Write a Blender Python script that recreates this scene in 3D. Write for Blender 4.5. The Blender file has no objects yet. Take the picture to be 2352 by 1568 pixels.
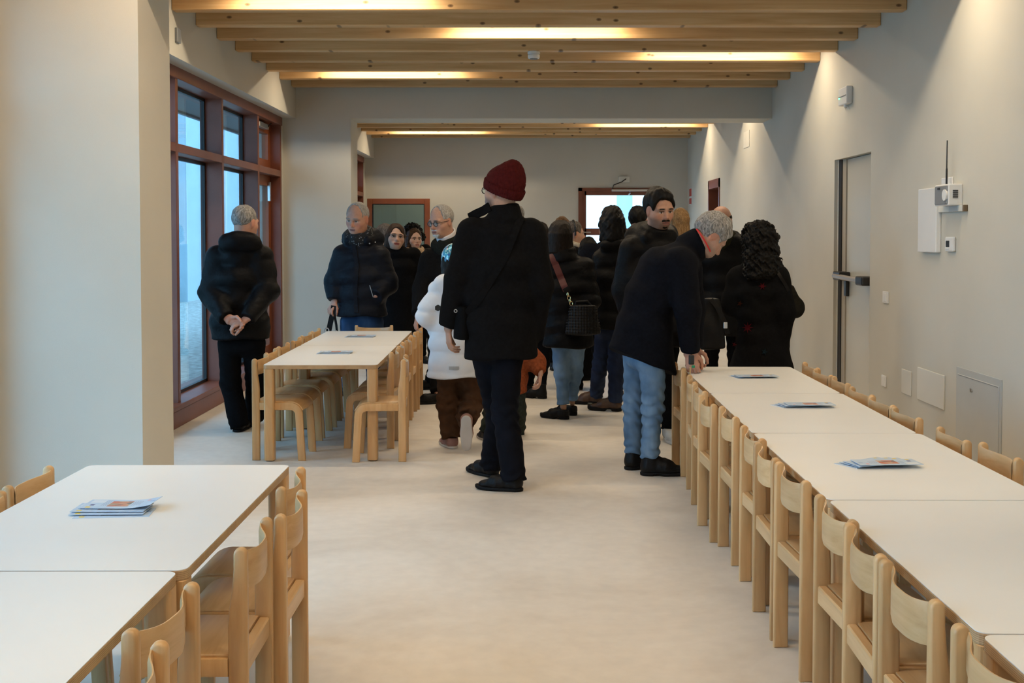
import bpy, bmesh, math, random
import numpy as np
from mathutils import Vector, Matrix

# ------------------------------------------------------------------ camera, world, exposure
scene = bpy.context.scene
C = scene.collection
F_PX, VPX, HORIZON, CAM_H, PITCH = 2620.0, 1205.0, 540.0, 1.4, math.radians(2.0)
CY_PX = HORIZON + F_PX * math.tan(PITCH)
cam_data = bpy.data.cameras.new('camera')
cam_data.sensor_width = 36.0
cam_data.lens = F_PX / 2352.0 * 36.0
cam_data.shift_x = (1176.0 - VPX) / 2352.0
cam_data.shift_y = (CY_PX - 784.0) / 2352.0
cam_data.clip_end = 200
cam = bpy.data.objects.new('camera', cam_data)
cam.location = (0, 0, CAM_H)
cam.rotation_euler = (math.pi / 2 - PITCH, 0, 0)
C.objects.link(cam)
scene.camera = cam

world = bpy.data.worlds.new('overcast_sky')
scene.world = world
world.use_nodes = True
bg = world.node_tree.nodes['Background']
bg.inputs['Color'].default_value = (0.40, 0.69, 1.0, 1)
bg.inputs['Strength'].default_value = 5.4

scene.view_settings.view_transform = 'Standard'
scene.view_settings.look = 'None'
scene.view_settings.gamma = 1.0
scene.view_settings.exposure = 0.20
scene.view_settings.use_curve_mapping = False
try:
    scene.cycles.use_denoising = True
    scene.cycles.max_bounces = 6
    scene.cycles.diffuse_bounces = 3
    scene.cycles.glossy_bounces = 2
    scene.cycles.use_adaptive_sampling = True
    scene.cycles.adaptive_threshold = 0.08
    scene.cycles.transparent_max_bounces = 10
    scene.cycles.sample_clamp_indirect = 6.0
except Exception:
    pass
LAMP_W = 18.0
LAMP_COL = (1.0, 0.82, 0.58)

# ------------------------------------------------------------------ geometry helpers
def ray(px, py):
    x = (px - VPX) / F_PX
    y = (CY_PX - py) / F_PX
    return np.array([x, math.cos(PITCH) + y * math.sin(PITCH), -math.sin(PITCH) + y * math.cos(PITCH)])

def at(px, py, Y):
    """world point at distance Y down the room that the photograph shows at (px, py)"""
    d = ray(px, py)
    d = d * (Y / d[1])
    return np.array([d[0], d[1], d[2] + CAM_H])

MATS = {}

def new_mat(name):
    m = bpy.data.materials.new(name)
    m.use_nodes = True
    nt = m.node_tree
    b = nt.nodes['Principled BSDF']
    return m, nt, b

def node(nt, t, **kw):
    n = nt.nodes.new(t)
    for k, v in kw.items():
        if k in n.inputs:
            n.inputs[k].default_value = v
        else:
            setattr(n, k, v)
    return n

def ramp(nt, stops):
    r = nt.nodes.new('ShaderNodeValToRGB')
    e = r.color_ramp.elements
    while len(e) > 1:
        e.remove(e[-1])
    e[0].position = stops[0][0]
    e[0].color = (*stops[0][1], 1)
    for p, c in stops[1:]:
        k = e.new(p)
        k.color = (*c, 1)
    return r

def coords(nt, kind='Object', scale=(1, 1, 1), rot=(0, 0, 0)):
    tc = nt.nodes.new('ShaderNodeTexCoord')
    mp = nt.nodes.new('ShaderNodeMapping')
    mp.inputs['Scale'].default_value = scale
    mp.inputs['Rotation'].default_value = rot
    nt.links.new(tc.outputs[kind], mp.inputs['Vector'])
    return mp.outputs['Vector']

def plain(name, col, rough=0.5, metal=0.0, noise=0.0, nscale=8.0, bump=0.0, bscale=200.0, spec=None, sheen=0.0):
    if name in MATS:
        return MATS[name]
    m, nt, b = new_mat(name)
    b.inputs['Roughness'].default_value = rough
    b.inputs['Metallic'].default_value = metal
    if spec is not None:
        b.inputs['Specular IOR Level'].default_value = spec
    if sheen:
        b.inputs['Sheen Weight'].default_value = sheen
        b.inputs['Sheen Roughness'].default_value = 0.6
    vec = coords(nt)
    n = node(nt, 'ShaderNodeTexNoise', Scale=nscale, Detail=4.0)
    nt.links.new(vec, n.inputs['Vector'])
    lo = tuple(max(0, c * (1 - noise)) for c in col)
    hi = tuple(min(1, c * (1 + noise)) for c in col)
    r = ramp(nt, [(0.3, lo), (0.7, hi)])
    nt.links.new(n.outputs['Fac'], r.inputs['Fac'])
    nt.links.new(r.outputs['Color'], b.inputs['Base Color'])
    if bump:
        n2 = node(nt, 'ShaderNodeTexNoise', Scale=bscale, Detail=3.0)
        nt.links.new(vec, n2.inputs['Vector'])
        bp = node(nt, 'ShaderNodeBump', Strength=bump, Distance=0.01)
        nt.links.new(n2.outputs['Fac'], bp.inputs['Height'])
        nt.links.new(bp.outputs['Normal'], b.inputs['Normal'])
    MATS[name] = m
    return m

def wood(name, lo, mid, hi, scale=(3, 3, 40), rough=0.4, knots=False, rot=(0, 0, 0)):
    m, nt, b = new_mat(name)
    b.inputs['Roughness'].default_value = rough
    vec = coords(nt, 'Object', scale, rot)
    # each object gets its own patch of grain
    oi = nt.nodes.new('ShaderNodeObjectInfo')
    add = node(nt, 'ShaderNodeVectorMath', operation='ADD')
    mul = node(nt, 'ShaderNodeMath', operation='MULTIPLY')
    mul.inputs[1].default_value = 37.0
    nt.links.new(oi.outputs['Random'], mul.inputs[0])
    nt.links.new(vec, add.inputs[0])
    nt.links.new(mul.outputs[0], add.inputs[1])
    n = node(nt, 'ShaderNodeTexNoise', Scale=1.0, Detail=6.0, Roughness=0.6, Distortion=0.6)
    nt.links.new(add.outputs[0], n.inputs['Vector'])
    r = ramp(nt, [(0.3, lo), (0.5, mid), (0.7, hi)])
    nt.links.new(n.outputs['Fac'], r.inputs['Fac'])
    out = r.outputs['Color']
    hs = node(nt, 'ShaderNodeHueSaturation', Saturation=1.0, Fac=1.0)
    mr = node(nt, 'ShaderNodeMapRange')
    mr.inputs['To Min'].default_value = 0.86
    mr.inputs['To Max'].default_value = 1.1
    nt.links.new(oi.outputs['Random'], mr.inputs['Value'])
    nt.links.new(mr.outputs['Result'], hs.inputs['Value'])
    nt.links.new(out, hs.inputs['Color'])
    out = hs.outputs['Color']
    if knots:
        kv = nt.nodes.new('ShaderNodeSeparateXYZ')
        nt.links.new(nt.nodes.new('ShaderNodeTexCoord').outputs['Object'], kv.inputs[0])
        kx = node(nt, 'ShaderNodeMath', operation='MULTIPLY_ADD')
        kx.inputs[1].default_value = 3.0
        nt.links.new(kv.outputs['X'], kx.inputs[0])
        nt.links.new(mul.outputs[0], kx.inputs[2])
        kz = node(nt, 'ShaderNodeMath', operation='MULTIPLY_ADD')
        kz.inputs[1].default_value = 5.4
        nt.links.new(kv.outputs['Z'], kz.inputs[0])
        nt.links.new(mul.outputs[0], kz.inputs[2])
        kc = nt.nodes.new('ShaderNodeCombineXYZ')
        nt.links.new(kx.outputs[0], kc.inputs['X'])
        nt.links.new(kz.outputs[0], kc.inputs['Y'])
        vo = node(nt, 'ShaderNodeTexVoronoi', voronoi_dimensions='2D', Scale=1.0, Randomness=1.0)
        nt.links.new(kc.outputs[0], vo.inputs['Vector'])
        kr = ramp(nt, [(0.0, (1, 1, 1)), (0.045, (0.7, 0.7, 0.7)), (0.07, (0, 0, 0))])
        nt.links.new(vo.outputs['Distance'], kr.inputs['Fac'])
        mx = node(nt, 'ShaderNodeMix', data_type='RGBA')
        nt.links.new(kr.outputs['Color'], mx.inputs['Factor'])
        nt.links.new(out, mx.inputs['A'])
        mx.inputs['B'].default_value = (0.10, 0.045, 0.015, 1)
        out = mx.outputs['Result']
    nt.links.new(out, b.inputs['Base Color'])
    bp = node(nt, 'ShaderNodeBump', Strength=0.06, Distance=0.005)
    nt.links.new(n.outputs['Fac'], bp.inputs['Height'])
    nt.links.new(bp.outputs['Normal'], b.inputs['Normal'])
    MATS[name] = m
    return m

def glass(name, tint=(0.80, 0.93, 0.97), refl=0.12, rough=0.0):
    m, nt, b = new_mat(name)
    nt.nodes.remove(b)
    tr = node(nt, 'ShaderNodeBsdfTransparent', Color=(*tint, 1))
    gl = node(nt, 'ShaderNodeBsdfGlossy', Roughness=rough, Color=(1, 1, 1, 1))
    lw = node(nt, 'ShaderNodeLayerWeight', Blend=0.5)
    pw = node(nt, 'ShaderNodeMath', operation='POWER')
    nt.links.new(lw.outputs['Facing'], pw.inputs[0])
    pw.inputs[1].default_value = 4.0
    ml = node(nt, 'ShaderNodeMath', operation='MULTIPLY_ADD')
    nt.links.new(pw.outputs[0], ml.inputs[0])
    ml.inputs[1].default_value = 0.8
    ml.inputs[2].default_value = refl * 0.4
    mx = nt.nodes.new('ShaderNodeMixShader')
    nt.links.new(ml.outputs[0], mx.inputs[0])
    nt.links.new(tr.outputs[0], mx.inputs[1])
    nt.links.new(gl.outputs[0], mx.inputs[2])
    nt.links.new(mx.outputs[0], nt.nodes['Material Output'].inputs['Surface'])
    MATS[name] = m
    return m

def emit(name, col, strength):
    m, nt, b = new_mat(name)
    b.inputs['Base Color'].default_value = (*col, 1)
    b.inputs['Emission Color'].default_value = (*col, 1)
    b.inputs['Emission Strength'].default_value = strength
    MATS[name] = m
    return m

def mesh_np(name, V, Fq, smooth=True):
    """mesh from numpy vertices and faces (quads or tris)"""
    me = bpy.data.meshes.new(name)
    V = np.asarray(V, np.float32)
    Fq = np.asarray(Fq, np.int32)
    k = Fq.shape[1]
    me.vertices.add(len(V))
    me.vertices.foreach_set('co', V.ravel())
    me.loops.add(Fq.size)
    me.loops.foreach_set('vertex_index', Fq.ravel())
    me.polygons.add(len(Fq))
    me.polygons.foreach_set('loop_start', np.arange(0, Fq.size, k, dtype=np.int32))
    me.polygons.foreach_set('loop_total', np.full(len(Fq), k, np.int32))
    me.polygons.foreach_set('use_smooth', np.full(len(Fq), smooth))
    me.update(calc_edges=True)
    me.validate()
    return me

def link(name, me, mat=None, parent=None, loc=None):
    o = bpy.data.objects.new(name, me)
    C.objects.link(o)
    if mat is not None and me is not None:
        me.materials.append(mat)
    if parent is not None:
        o.parent = parent
    if loc is not None:
        o.location = loc
    return o

def empty(name, loc=(0, 0, 0), rz=0.0):
    o = bpy.data.objects.new(name, None)
    o.empty_display_size = 0.1
    o.location = loc
    o.rotation_euler = (0, 0, rz)
    C.objects.link(o)
    return o

def tag(o, label=None, cat=None, group=None, kind=None):
    if label:
        o['label'] = label
    if cat:
        o['category'] = cat
    if group:
        o['group'] = group
    if kind:
        o['kind'] = kind
    return o

class MB:
    """collects boxes, prisms, tubes into one bmesh"""
    def __init__(self):
        self.bm = bmesh.new()

    def box(self, x0, x1, y0, y1, z0, z1, bevel=0.0, seg=2):
        r = bmesh.ops.create_cube(self.bm, size=1.0)
        vs = r['verts']
        for v in vs:
            v.co = Vector(((x0 + x1) / 2 + v.co.x * (x1 - x0), (y0 + y1) / 2 + v.co.y * (y1 - y0), (z0 + z1) / 2 + v.co.z * (z1 - z0)))
        if bevel:
            es = list({e for v in vs for e in v.link_edges})
            bmesh.ops.bevel(self.bm, geom=es, offset=bevel, segments=seg, profile=0.5, affect='EDGES')
        return self

    def prism(self, pts, axis, d0, d1, bevel=0.0, seg=2):
        """extrude a closed 2-D outline along an axis (0 = x with outline in yz, 1 = y with xz, 2 = z with xy)"""
        def co(a, b, d):
            return Vector((d, a, b)) if axis == 0 else (Vector((a, d, b)) if axis == 1 else Vector((a, b, d)))
        v0 = [self.bm.verts.new(co(a, b, d0)) for a, b in pts]
        v1 = [self.bm.verts.new(co(a, b, d1)) for a, b in pts]
        n = len(pts)
        fs = [self.bm.faces.new(v0[::-1]), self.bm.faces.new(v1)]
        for i in range(n):
            fs.append(self.bm.faces.new((v0[i], v0[(i + 1) % n], v1[(i + 1) % n], v1[i])))
        bmesh.ops.recalc_face_normals(self.bm, faces=fs)
        if bevel:
            es = [e for f in fs[:2] for e in f.edges]
            bmesh.ops.bevel(self.bm, geom=es, offset=bevel, segments=seg, profile=0.5, affect='EDGES')
        return self

    def tube(self, pts, r, n=8, closed=False, cap=True):
        pts = [Vector(p) for p in pts]
        rs = r if isinstance(r, (list, tuple)) else [r] * len(pts)
        rings = []
        up = Vector((0.13, 0.21, 1)).normalized()
        m = len(pts)
        for i, p in enumerate(pts):
            a = pts[(i - 1) % m] if (closed or i > 0) else p
            b = pts[(i + 1) % m] if (closed or i < m - 1) else p
            t = (b - a).normalized()
            u = t.cross(up)
            if u.length < 1e-3:
                u = t.cross(Vector((1, 0, 0)))
            u.normalize()
            w = u.cross(t)
            rings.append([self.bm.verts.new(p + (u * math.cos(k * 2 * math.pi / n) + w * math.sin(k * 2 * math.pi / n)) * rs[i]) for k in range(n)])
        for i in range(m if closed else m - 1):
            A, B = rings[i], rings[(i + 1) % m]
            for k in range(n):
                self.bm.faces.new((A[k], A[(k + 1) % n], B[(k + 1) % n], B[k]))
        if cap and not closed:
            self.bm.faces.new(rings[0][::-1])
            self.bm.faces.new(rings[-1])
        return self

    def cyl(self, c, r, h, axis=2, n=24, r2=None, bevel=0.0):
        r2 = r if r2 is None else r2
        rot = {2: Matrix.Identity(4), 0: Matrix.Rotation(math.pi / 2, 4, 'Y'), 1: Matrix.Rotation(-math.pi / 2, 4, 'X')}[axis]
        res = bmesh.ops.create_cone(self.bm, cap_ends=True, segments=n, radius1=r, radius2=r2, depth=h, matrix=Matrix.Translation(c) @ rot)
        if bevel:
            es = [e for e in {e for v in res['verts'] for e in v.link_edges} if any(len(f.verts) > 4 for f in e.link_faces)]
            bmesh.ops.bevel(self.bm, geom=es, offset=bevel, segments=2, profile=0.5, affect='EDGES')
        return self

    def ribbon(self, pts, nrm, width, thick):
        """flat band along pts; nrm = outward direction"""
        pts = [Vector(p) for p in pts]
        N = Vector(nrm).normalized()
        m = len(pts)
        R = []
        for i, p in enumerate(pts):
            t = (pts[min(i + 1, m - 1)] - pts[max(i - 1, 0)]).normalized()
            s = t.cross(N).normalized()
            nn = s.cross(t).normalized()
            R.append([self.bm.verts.new(p + s * a * width / 2 + nn * b * thick / 2) for a, b in ((-1, -1), (1, -1), (1, 1), (-1, 1))])
        for i in range(m - 1):
            for k in range(4):
                self.bm.faces.new((R[i][k], R[i][(k + 1) % 4], R[i + 1][(k + 1) % 4], R[i + 1][k]))
        self.bm.faces.new(R[0][::-1])
        self.bm.faces.new(R[-1])
        return self

    def mesh(self, name, smooth=False):
        bmesh.ops.recalc_face_normals(self.bm, faces=self.bm.faces)
        me = bpy.data.meshes.new(name)
        self.bm.to_mesh(me)
        self.bm.free()
        if smooth:
            me.shade_smooth()
        return me

    def build(self, name, mat, parent=None, loc=None, smooth=False):
        return link(name, self.mesh(name, smooth), mat, parent, loc)

def autosmooth(me, ang=40):
    me.shade_smooth()
    try:
        me.set_sharp_from_angle(angle=math.radians(ang))
    except Exception:
        pass
    return me

# ------------------------------------------------------------------ materials
def wall_mat():
    m, nt, b = new_mat('cream_plaster')
    b.inputs['Roughness'].default_value = 0.75
    vec = coords(nt)
    n = node(nt, 'ShaderNodeTexNoise', Scale=1.3, Detail=5.0)
    nt.links.new(vec, n.inputs['Vector'])
    r = ramp(nt, [(0.3, (0.595, 0.57, 0.495)), (0.7, (0.635, 0.61, 0.535))])
    nt.links.new(n.outputs['Fac'], r.inputs['Fac'])
    nt.links.new(r.outputs['Color'], b.inputs['Base Color'])
    n2 = node(nt, 'ShaderNodeTexNoise', Scale=260.0, Detail=4.0)
    nt.links.new(vec, n2.inputs['Vector'])
    bp = node(nt, 'ShaderNodeBump', Strength=0.12, Distance=0.004)
    nt.links.new(n2.outputs['Fac'], bp.inputs['Height'])
    nt.links.new(bp.outputs['Normal'], b.inputs['Normal'])
    return m

def floor_mat():
    m, nt, b = new_mat('pale_resin_floor')
    vec = coords(nt)
    n = node(nt, 'ShaderNodeTexNoise', Scale=0.9, Detail=8.0, Roughness=0.62, Distortion=0.8)
    nt.links.new(vec, n.inputs['Vector'])
    r = ramp(nt, [(0.28, (0.62, 0.555, 0.48)), (0.5, (0.735, 0.68, 0.61)), (0.72, (0.80, 0.755, 0.695))])
    nt.links.new(n.outputs['Fac'], r.inputs['Fac'])
    n3 = node(nt, 'ShaderNodeTexNoise', Scale=14.0, Detail=6.0)
    nt.links.new(vec, n3.inputs['Vector'])
    r3 = ramp(nt, [(0.35, (0.94, 0.94, 0.94)), (0.65, (1.0, 1.0, 1.0))])
    nt.links.new(n3.outputs['Fac'], r3.inputs['Fac'])
    mx = node(nt, 'ShaderNodeMix', data_type='RGBA', blend_type='MULTIPLY')
    mx.inputs['Factor'].default_value = 1.0
    nt.links.new(r.outputs['Color'], mx.inputs['A'])
    nt.links.new(r3.outputs['Color'], mx.inputs['B'])
    nt.links.new(mx.outputs['Result'], b.inputs['Base Color'])
    rr = node(nt, 'ShaderNodeMapRange')
    rr.inputs['To Min'].default_value = 0.42
    rr.inputs['To Max'].default_value = 0.6
    nt.links.new(n.outputs['Fac'], rr.inputs['Value'])
    nt.links.new(rr.outputs['Result'], b.inputs['Roughness'])
    b.inputs['Specular IOR Level'].default_value = 0.35
    bp = node(nt, 'ShaderNodeBump', Strength=0.05, Distance=0.01)
    nt.links.new(n3.outputs['Fac'], bp.inputs['Height'])
    nt.links.new(bp.outputs['Normal'], b.inputs['Normal'])
    return m

WALL = wall_mat()
FLOOR = floor_mat()
CEIL = plain('ceiling_paint', (0.70, 0.67, 0.60), 0.8, noise=0.03)
SPRUCE = wood('spruce_beam', (0.58, 0.33, 0.13), (0.68, 0.42, 0.19), (0.76, 0.51, 0.26), scale=(1.2, 14, 26), rough=0.5, knots=True)
BEECH = wood('beech', (0.54, 0.295, 0.118), (0.635, 0.375, 0.165), (0.70, 0.44, 0.215), scale=(22, 22, 2.2), rough=0.38)
BEECH_H = wood('beech_across', (0.55, 0.315, 0.135), (0.645, 0.40, 0.19), (0.71, 0.465, 0.24), scale=(2.2, 22, 30), rough=0.36)
LAMINATE = plain('white_laminate', (0.88, 0.87, 0.84), 0.32, noise=0.015, nscale=3, spec=0.4)
FRAME = plain('red_brown_paint', (0.19, 0.060, 0.034), 0.42, noise=0.12, nscale=5, bump=0.05, bscale=90)
FRAME_O = plain('orange_brown_wood', (0.27, 0.075, 0.026), 0.4, noise=0.12, nscale=6)
DARKGASKET = plain('black_gasket', (0.012, 0.012, 0.014), 0.5)
WHITEP = plain('white_plastic', (0.78, 0.78, 0.77), 0.4, noise=0.01)
CREAMP = plain('cream_plastic', (0.72, 0.70, 0.63), 0.45, noise=0.01)
GREYP = plain('grey_plastic', (0.22, 0.23, 0.24), 0.45, noise=0.02)
BLACKP = plain('black_plastic', (0.012, 0.012, 0.013), 0.4)
CHROME = plain('brushed_metal', (0.62, 0.62, 0.63), 0.28, metal=1.0)
GOLD = plain('gold_metal', (0.75, 0.58, 0.28), 0.25, metal=1.0)
STEELP = plain('painted_steel_door', (0.56, 0.54, 0.47), 0.26, noise=0.015, nscale=2, spec=0.5)
HATCHM = plain('painted_steel_hatch', (0.50, 0.51, 0.49), 0.35, noise=0.02)
GLASS = glass('window_glass')
GLASS_C = glass('clear_door_glass', (0.97, 0.99, 1.0), 0.08)
GLASS_D = glass('door_glass', (0.55, 0.66, 0.66), 0.14)
DIFF = emit('lamp_diffuser', (1.0, 0.84, 0.62), 3.0)
GREENLED = emit('green_led', (0.1, 1.0, 0.35), 4.0)
OUTWALL = plain('outside_render', (0.47, 0.54, 0.58), 0.85, noise=0.05, nscale=2, bump=0.1)
OUTGROUND = plain('outside_gravel', (0.42, 0.40, 0.36), 0.9, noise=0.45, nscale=14, bump=0.6, bscale=40)

# ------------------------------------------------------------------ the room
XL, XR, ZB, ZC = -2.41, 2.61, 2.935, 3.15      # wall above the windows, right wall, beam underside, ceiling
XW = -2.55                                      # front plane of the window frames
Y0, P1A, P1B, P2A, P2B, YE = -2.6, 5.45, 5.93, 12.08, 12.55, 18.3
ZS = 2.63                                       # soffit of the portals

tag(MB().box(-2.9, 2.95, Y0 - .3, YE + .3, -0.12, 0).build('floor', FLOOR), kind='structure')
ceil = tag(MB().box(-2.9, 2.95, Y0 - .3, YE + .3, ZC, ZC + .15).build('ceiling', CEIL), kind='structure')

beam_me = MB().box(XL, XR, -0.05, 0.05, 0, ZC - ZB, bevel=0.006, seg=1).mesh('beam')
beam_me.materials.append(SPRUCE)
BY = 7.89
beam_ys = [BY + .57 * k for k in range(-3, 8)] + [12.92 + .57 * k for k in range(0, 10)] + [-2.2 + .57 * k for k in range(0, 14)]
for y in beam_ys:
    if P1A - .1 < y < P1B + .1 or P2A - .1 < y < P2B + .1 or y > YE - .05:
        continue
    b = bpy.data.objects.new('beam', beam_me)
    C.objects.link(b)
    b.parent = ceil
    b.location = (0, y, ZB)

# right wall with two door openings
DY0, DY1, DZ = 8.62, 9.63, 2.03
EY0, EY1, EZ = 15.27, 16.2, 2.165
w = MB()
for ya, yb in ((Y0 - .3, DY0), (DY1, EY0), (EY1, YE + .3)):
    w.box(XR, XR + .34, ya, yb, 0, ZC)
w.box(XR, XR + .34, DY0, DY1, DZ, ZC).box(XR, XR + .34, EY0, EY1, EZ, ZC)
tag(w.build('wall_right', WALL), kind='structure')
# left wall: lintel above the windows, piers at the portals
WIN = [(-1.6, 5.35), (6.05, 12.0), (12.65, 18.1)]
w = MB()
w.box(-2.9, XL, Y0 - .3, YE + .3, 2.63, ZC)
for ya, yb in ((Y0 - .3, WIN[0][0]), (WIN[0][1], WIN[1][0]), (WIN[1][1], WIN[2][0]), (WIN[2][1], YE + .3)):
    w.box(-2.9, XW, ya, yb, 0, 2.63)
tag(w.build('wall_left', WALL), kind='structure')
# portals: a pier on the left and a soffit across the room
for nm, ya, yb in (('wall_near_portal', P1A, P1B), ('wall_middle_portal', P2A, P2B)):
    w = MB()
    w.box(-2.9, -1.835, ya, yb, 0, ZC)
    w.box(-1.835, XR + .1, ya, yb, ZS, ZC)
    tag(w.build(nm, WALL), kind='structure')
# far wall with glazed door opening
GX0, GX1, GZ = 0.86, 2.22, 2.155
w = MB().box(-2.9, GX0, YE, YE + .3, 0, ZC).box(GX1, 2.95, YE, YE + .3, 0, ZC).box(GX0, GX1, YE, YE + .3, GZ, ZC)
tag(w.build('wall_back', WALL), kind='structure')
tag(MB().box(-2.9, 2.95, Y0 - .3, Y0, 0, ZC).build('wall_front', WALL), kind='structure')

# windows ---------------------------------------------------------------
def window(n, ya, yb, mull, door):
    """ya..yb opening; mull = mullion centre positions; door = (y0, y1) of the door bay"""
    root = tag(empty('window_%d' % n, (XW, ya, 0)), kind='structure')
    def b(mb, name, mat):
        o = mb.build(name, mat, root)
        o.location = (-XW, -ya, 0)
        return o
    XG = -2.70
    b(MB().box(-2.86, XW + .012, ya, yb, 2.545, 2.632, .004, 1), 'head_rail', FRAME)
    b(MB().box(-2.84, XW + .03, ya, yb, 0.0, 0.125, .004, 1), 'base_panel', FRAME)
    b(MB().box(-2.86, XW + .04, ya, door[0] if door else yb, 0.125, 0.165, .006, 1), 'sill', FRAME)
    edges = [ya + .03] + list(mull) + [yb - .03]
    for y in edges:
        b(MB().box(-2.735, XW, y - .028, y + .028, 0.12, 2.56, .003, 1), 'mullion', FRAME)
    for i in range(len(edges) - 1):
        s, e = edges[i] + .028, edges[i + 1] - .028
        b(MB().box(-2.735, XW, s, e, 2.01, 2.075, .003, 1), 'transom', FRAME)
        isd = door and abs(edges[i] - door[0]) < .1
        for z0, z1 in ((0.165, 2.01), (2.075, 2.545)):
            if isd:
                # leaf frame around the glass
                t = .10
                leaf = b(MB().box(-2.72, -2.655, s, s + t, z0, z1).box(-2.72, -2.655, e - t, e, z0, z1)
                         .box(-2.72, -2.655, s + t, e - t, z0, z0 + t).box(-2.72, -2.655, s + t, e - t, z1 - t, z1), 'sash', FRAME_O)
                b(MB().box(-2.692, -2.684, s + t, e - t, z0 + t, z1 - t), 'pane', GLASS)
            else:
                b(MB().box(-2.72, -2.69, s, s + .03, z0, z1).box(-2.72, -2.69, e - .03, e, z0, z1)
                  .box(-2.72, -2.69, s, e, z0, z0 + .025).box(-2.72, -2.69, s, e, z1 - .025, z1), 'glazing_bead', DARKGASKET)
                b(MB().box(-2.708, -2.700, s + .03, e - .03, z0 + .02, z1 - .02), 'pane', GLASS)
    if door:
        s = door[0] + .028
        b(MB().box(-2.655, -2.60, s + .25, s + .65, 2.47, 2.525, .006, 1), 'door_closer', CHROME)
        b(MB().tube([(-2.60, s + .6, 2.5), (-2.585, s + .75, 2.56), (-2.57, s + .72, 2.63)], .006, 6), 'cable', BLACKP)
        b(MB().box(-2.655, -2.625, door[1] - .2, door[1] - .16, 1.75, 1.95, .004, 1), 'hinge', CHROME)
        b(MB().cyl((-2.62, s + .06, 1.03), .012, .09, axis=0, n=10).tube([(-2.58, s + .06, 1.03), (-2.575, s + .18, 1.03)], .011, 8), 'door_handle', CHROME)
    return root

window(1, *WIN[1], [7.15, 8.40, 9.67, 10.97], (10.97, 12.0))
window(2, *WIN[0], [-.35, 0.95, 2.25, 3.55, 4.65], None)
window(3, *WIN[2], [13.9, 15.1, 16.3, 17.08], (17.08, 18.1))

# door leaf of the last window swung open into the room
leaf = empty('door_leaf', (-2.44, 17.72, 0))
tag(leaf, 'open glazed door leaf with orange-brown wooden frame in far left corner', 'door')
lw, lt, lz = .97, .055, 1.967
MB().box(0, .085, -lt / 2, lt / 2, .02, lz, .004, 1).build('stile', FRAME_O, leaf)
MB().box(lw - .085, lw, -lt / 2, lt / 2, .02, lz, .004, 1).build('stile', FRAME_O, leaf)
MB().box(.085, lw - .085, -lt / 2, lt / 2, lz - .085, lz, .004, 1).build('top_rail', FRAME_O, leaf)
MB().box(.085, lw - .085, -lt / 2, lt / 2, .02, .16, .004, 1).build('bottom_rail', FRAME_O, leaf)
MB().box(.085, lw - .085, -.01, .01, .16, lz - .085).build('pane', GLASS_D, leaf)
MB().box(.08, lw - .08, -lt / 2 - .002, lt / 2 + .002, lz - .095, lz - .085).box(.08, .092, -lt / 2 - .002, lt / 2 + .002, .16, lz - .09).box(lw - .092, lw - .08, -lt / 2 - .002, lt / 2 + .002, .16, lz - .09).build('gasket', DARKGASKET, leaf)

# far glazed door -------------------------------------------------------
d = tag(empty('door_1', (GX0, YE, 0)), kind='structure')
def fd(mb, name, mat):
    o = mb.build(name, mat, d)
    o.location = (-GX0, -YE, 0)
    return o
yf = YE - .03
fd(MB().box(GX0, GX0 + .06, yf, yf + .12, 0, GZ).box(GX1 - .06, GX1, yf, yf + .12, 0, GZ).box(GX0, GX1, yf, yf + .12, GZ - .05, GZ), 'frame', FRAME)
fd(MB().box(GX0 + .06, GX0 + .125, yf + .02, yf + .08, 0, GZ - .05).box(GX1 - .125, GX1 - .06, yf + .02, yf + .08, 0, GZ - .05)
   .box(GX0 + .1, GX1 - .1, yf + .02, yf + .08, GZ - .115, GZ - .05).box(GX0 + .1, GX1 - .1, yf + .02, yf + .08, 1.40, 1.51)
   .box(GX0 + .1, GX1 - .1, yf + .02, yf + .08, 0, .15), 'leaf', FRAME)
fd(MB().box(GX0 + .12, GX1 - .12, yf + .045, yf + .052, 1.51, GZ - .115), 'pane', GLASS_C)
fd(MB().box(GX0 + .12, GX1 - .12, yf + .045, yf + .052, .15, 1.40), 'pane', GLASS_C)
cl = fd(MB().box(1.39, 1.97, yf - .03, yf + .02, 2.10, 2.135, .006, 1), 'door_closer', CHROME)
fd(MB().tube([(1.68, yf - .03, 2.10), (1.68, yf - .05, 2.07), (1.66, yf - .02, 2.05)], .012, 6), 'closer_arm', CHROME)
fd(MB().tube([(1.40, yf - .01, 2.13), (1.42, yf - .02, 2.2), (1.55, yf - .02, 2.25), (1.62, yf - .02, 2.30)], .008, 6), 'cable', BLACKP)
fd(MB().box(.92, 1.06, yf - .012, yf + .02, 1.44, 1.455), 'handle_bar', CHROME)
tag(MB().box(1.5, 1.68, YE - .03, YE, 2.24, 2.34, .006, 1).build('junction_box', CREAMP), 'cream junction box with cable above the far glazed door', 'junction box')

# right-hand steel fire door in its recess -----------------------------
d2 = tag(empty('door_2', (XR, DY0, 0)), kind='structure')
def rd(mb, name, mat):
    o = mb.build(name, mat, d2)
    o.location = (-XR, -DY0, 0)
    return o
rd(MB().box(XR + .050, XR + .11, DY0, DY1 - .21, .01, DZ - .005, .003, 1), 'leaf', STEELP)
rd(MB().box(XR + .028, XR + .11, DY1 - .022, DY1, 0, DZ), 'frame', CREAMP)
rd(MB().box(XR + .032, XR + .11, DY1 - .105, DY1 - .022, 0, DZ), 'seal', DARKGASKET)
rd(MB().box(XR + .040, XR + .11, DY1 - .205, DY1 - .105, 0, DZ), 'stop', plain('door_stop_paint', (0.42, 0.37, 0.29), .4))
rd(MB().tube([(XR - .03, DY0 + .14, 1.05), (XR - .03, DY1 - .13, 1.062)], .021, 14), 'panic_bar', plain('anodised_bar', (.42, .42, .43), .35, metal=.6))
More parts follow.
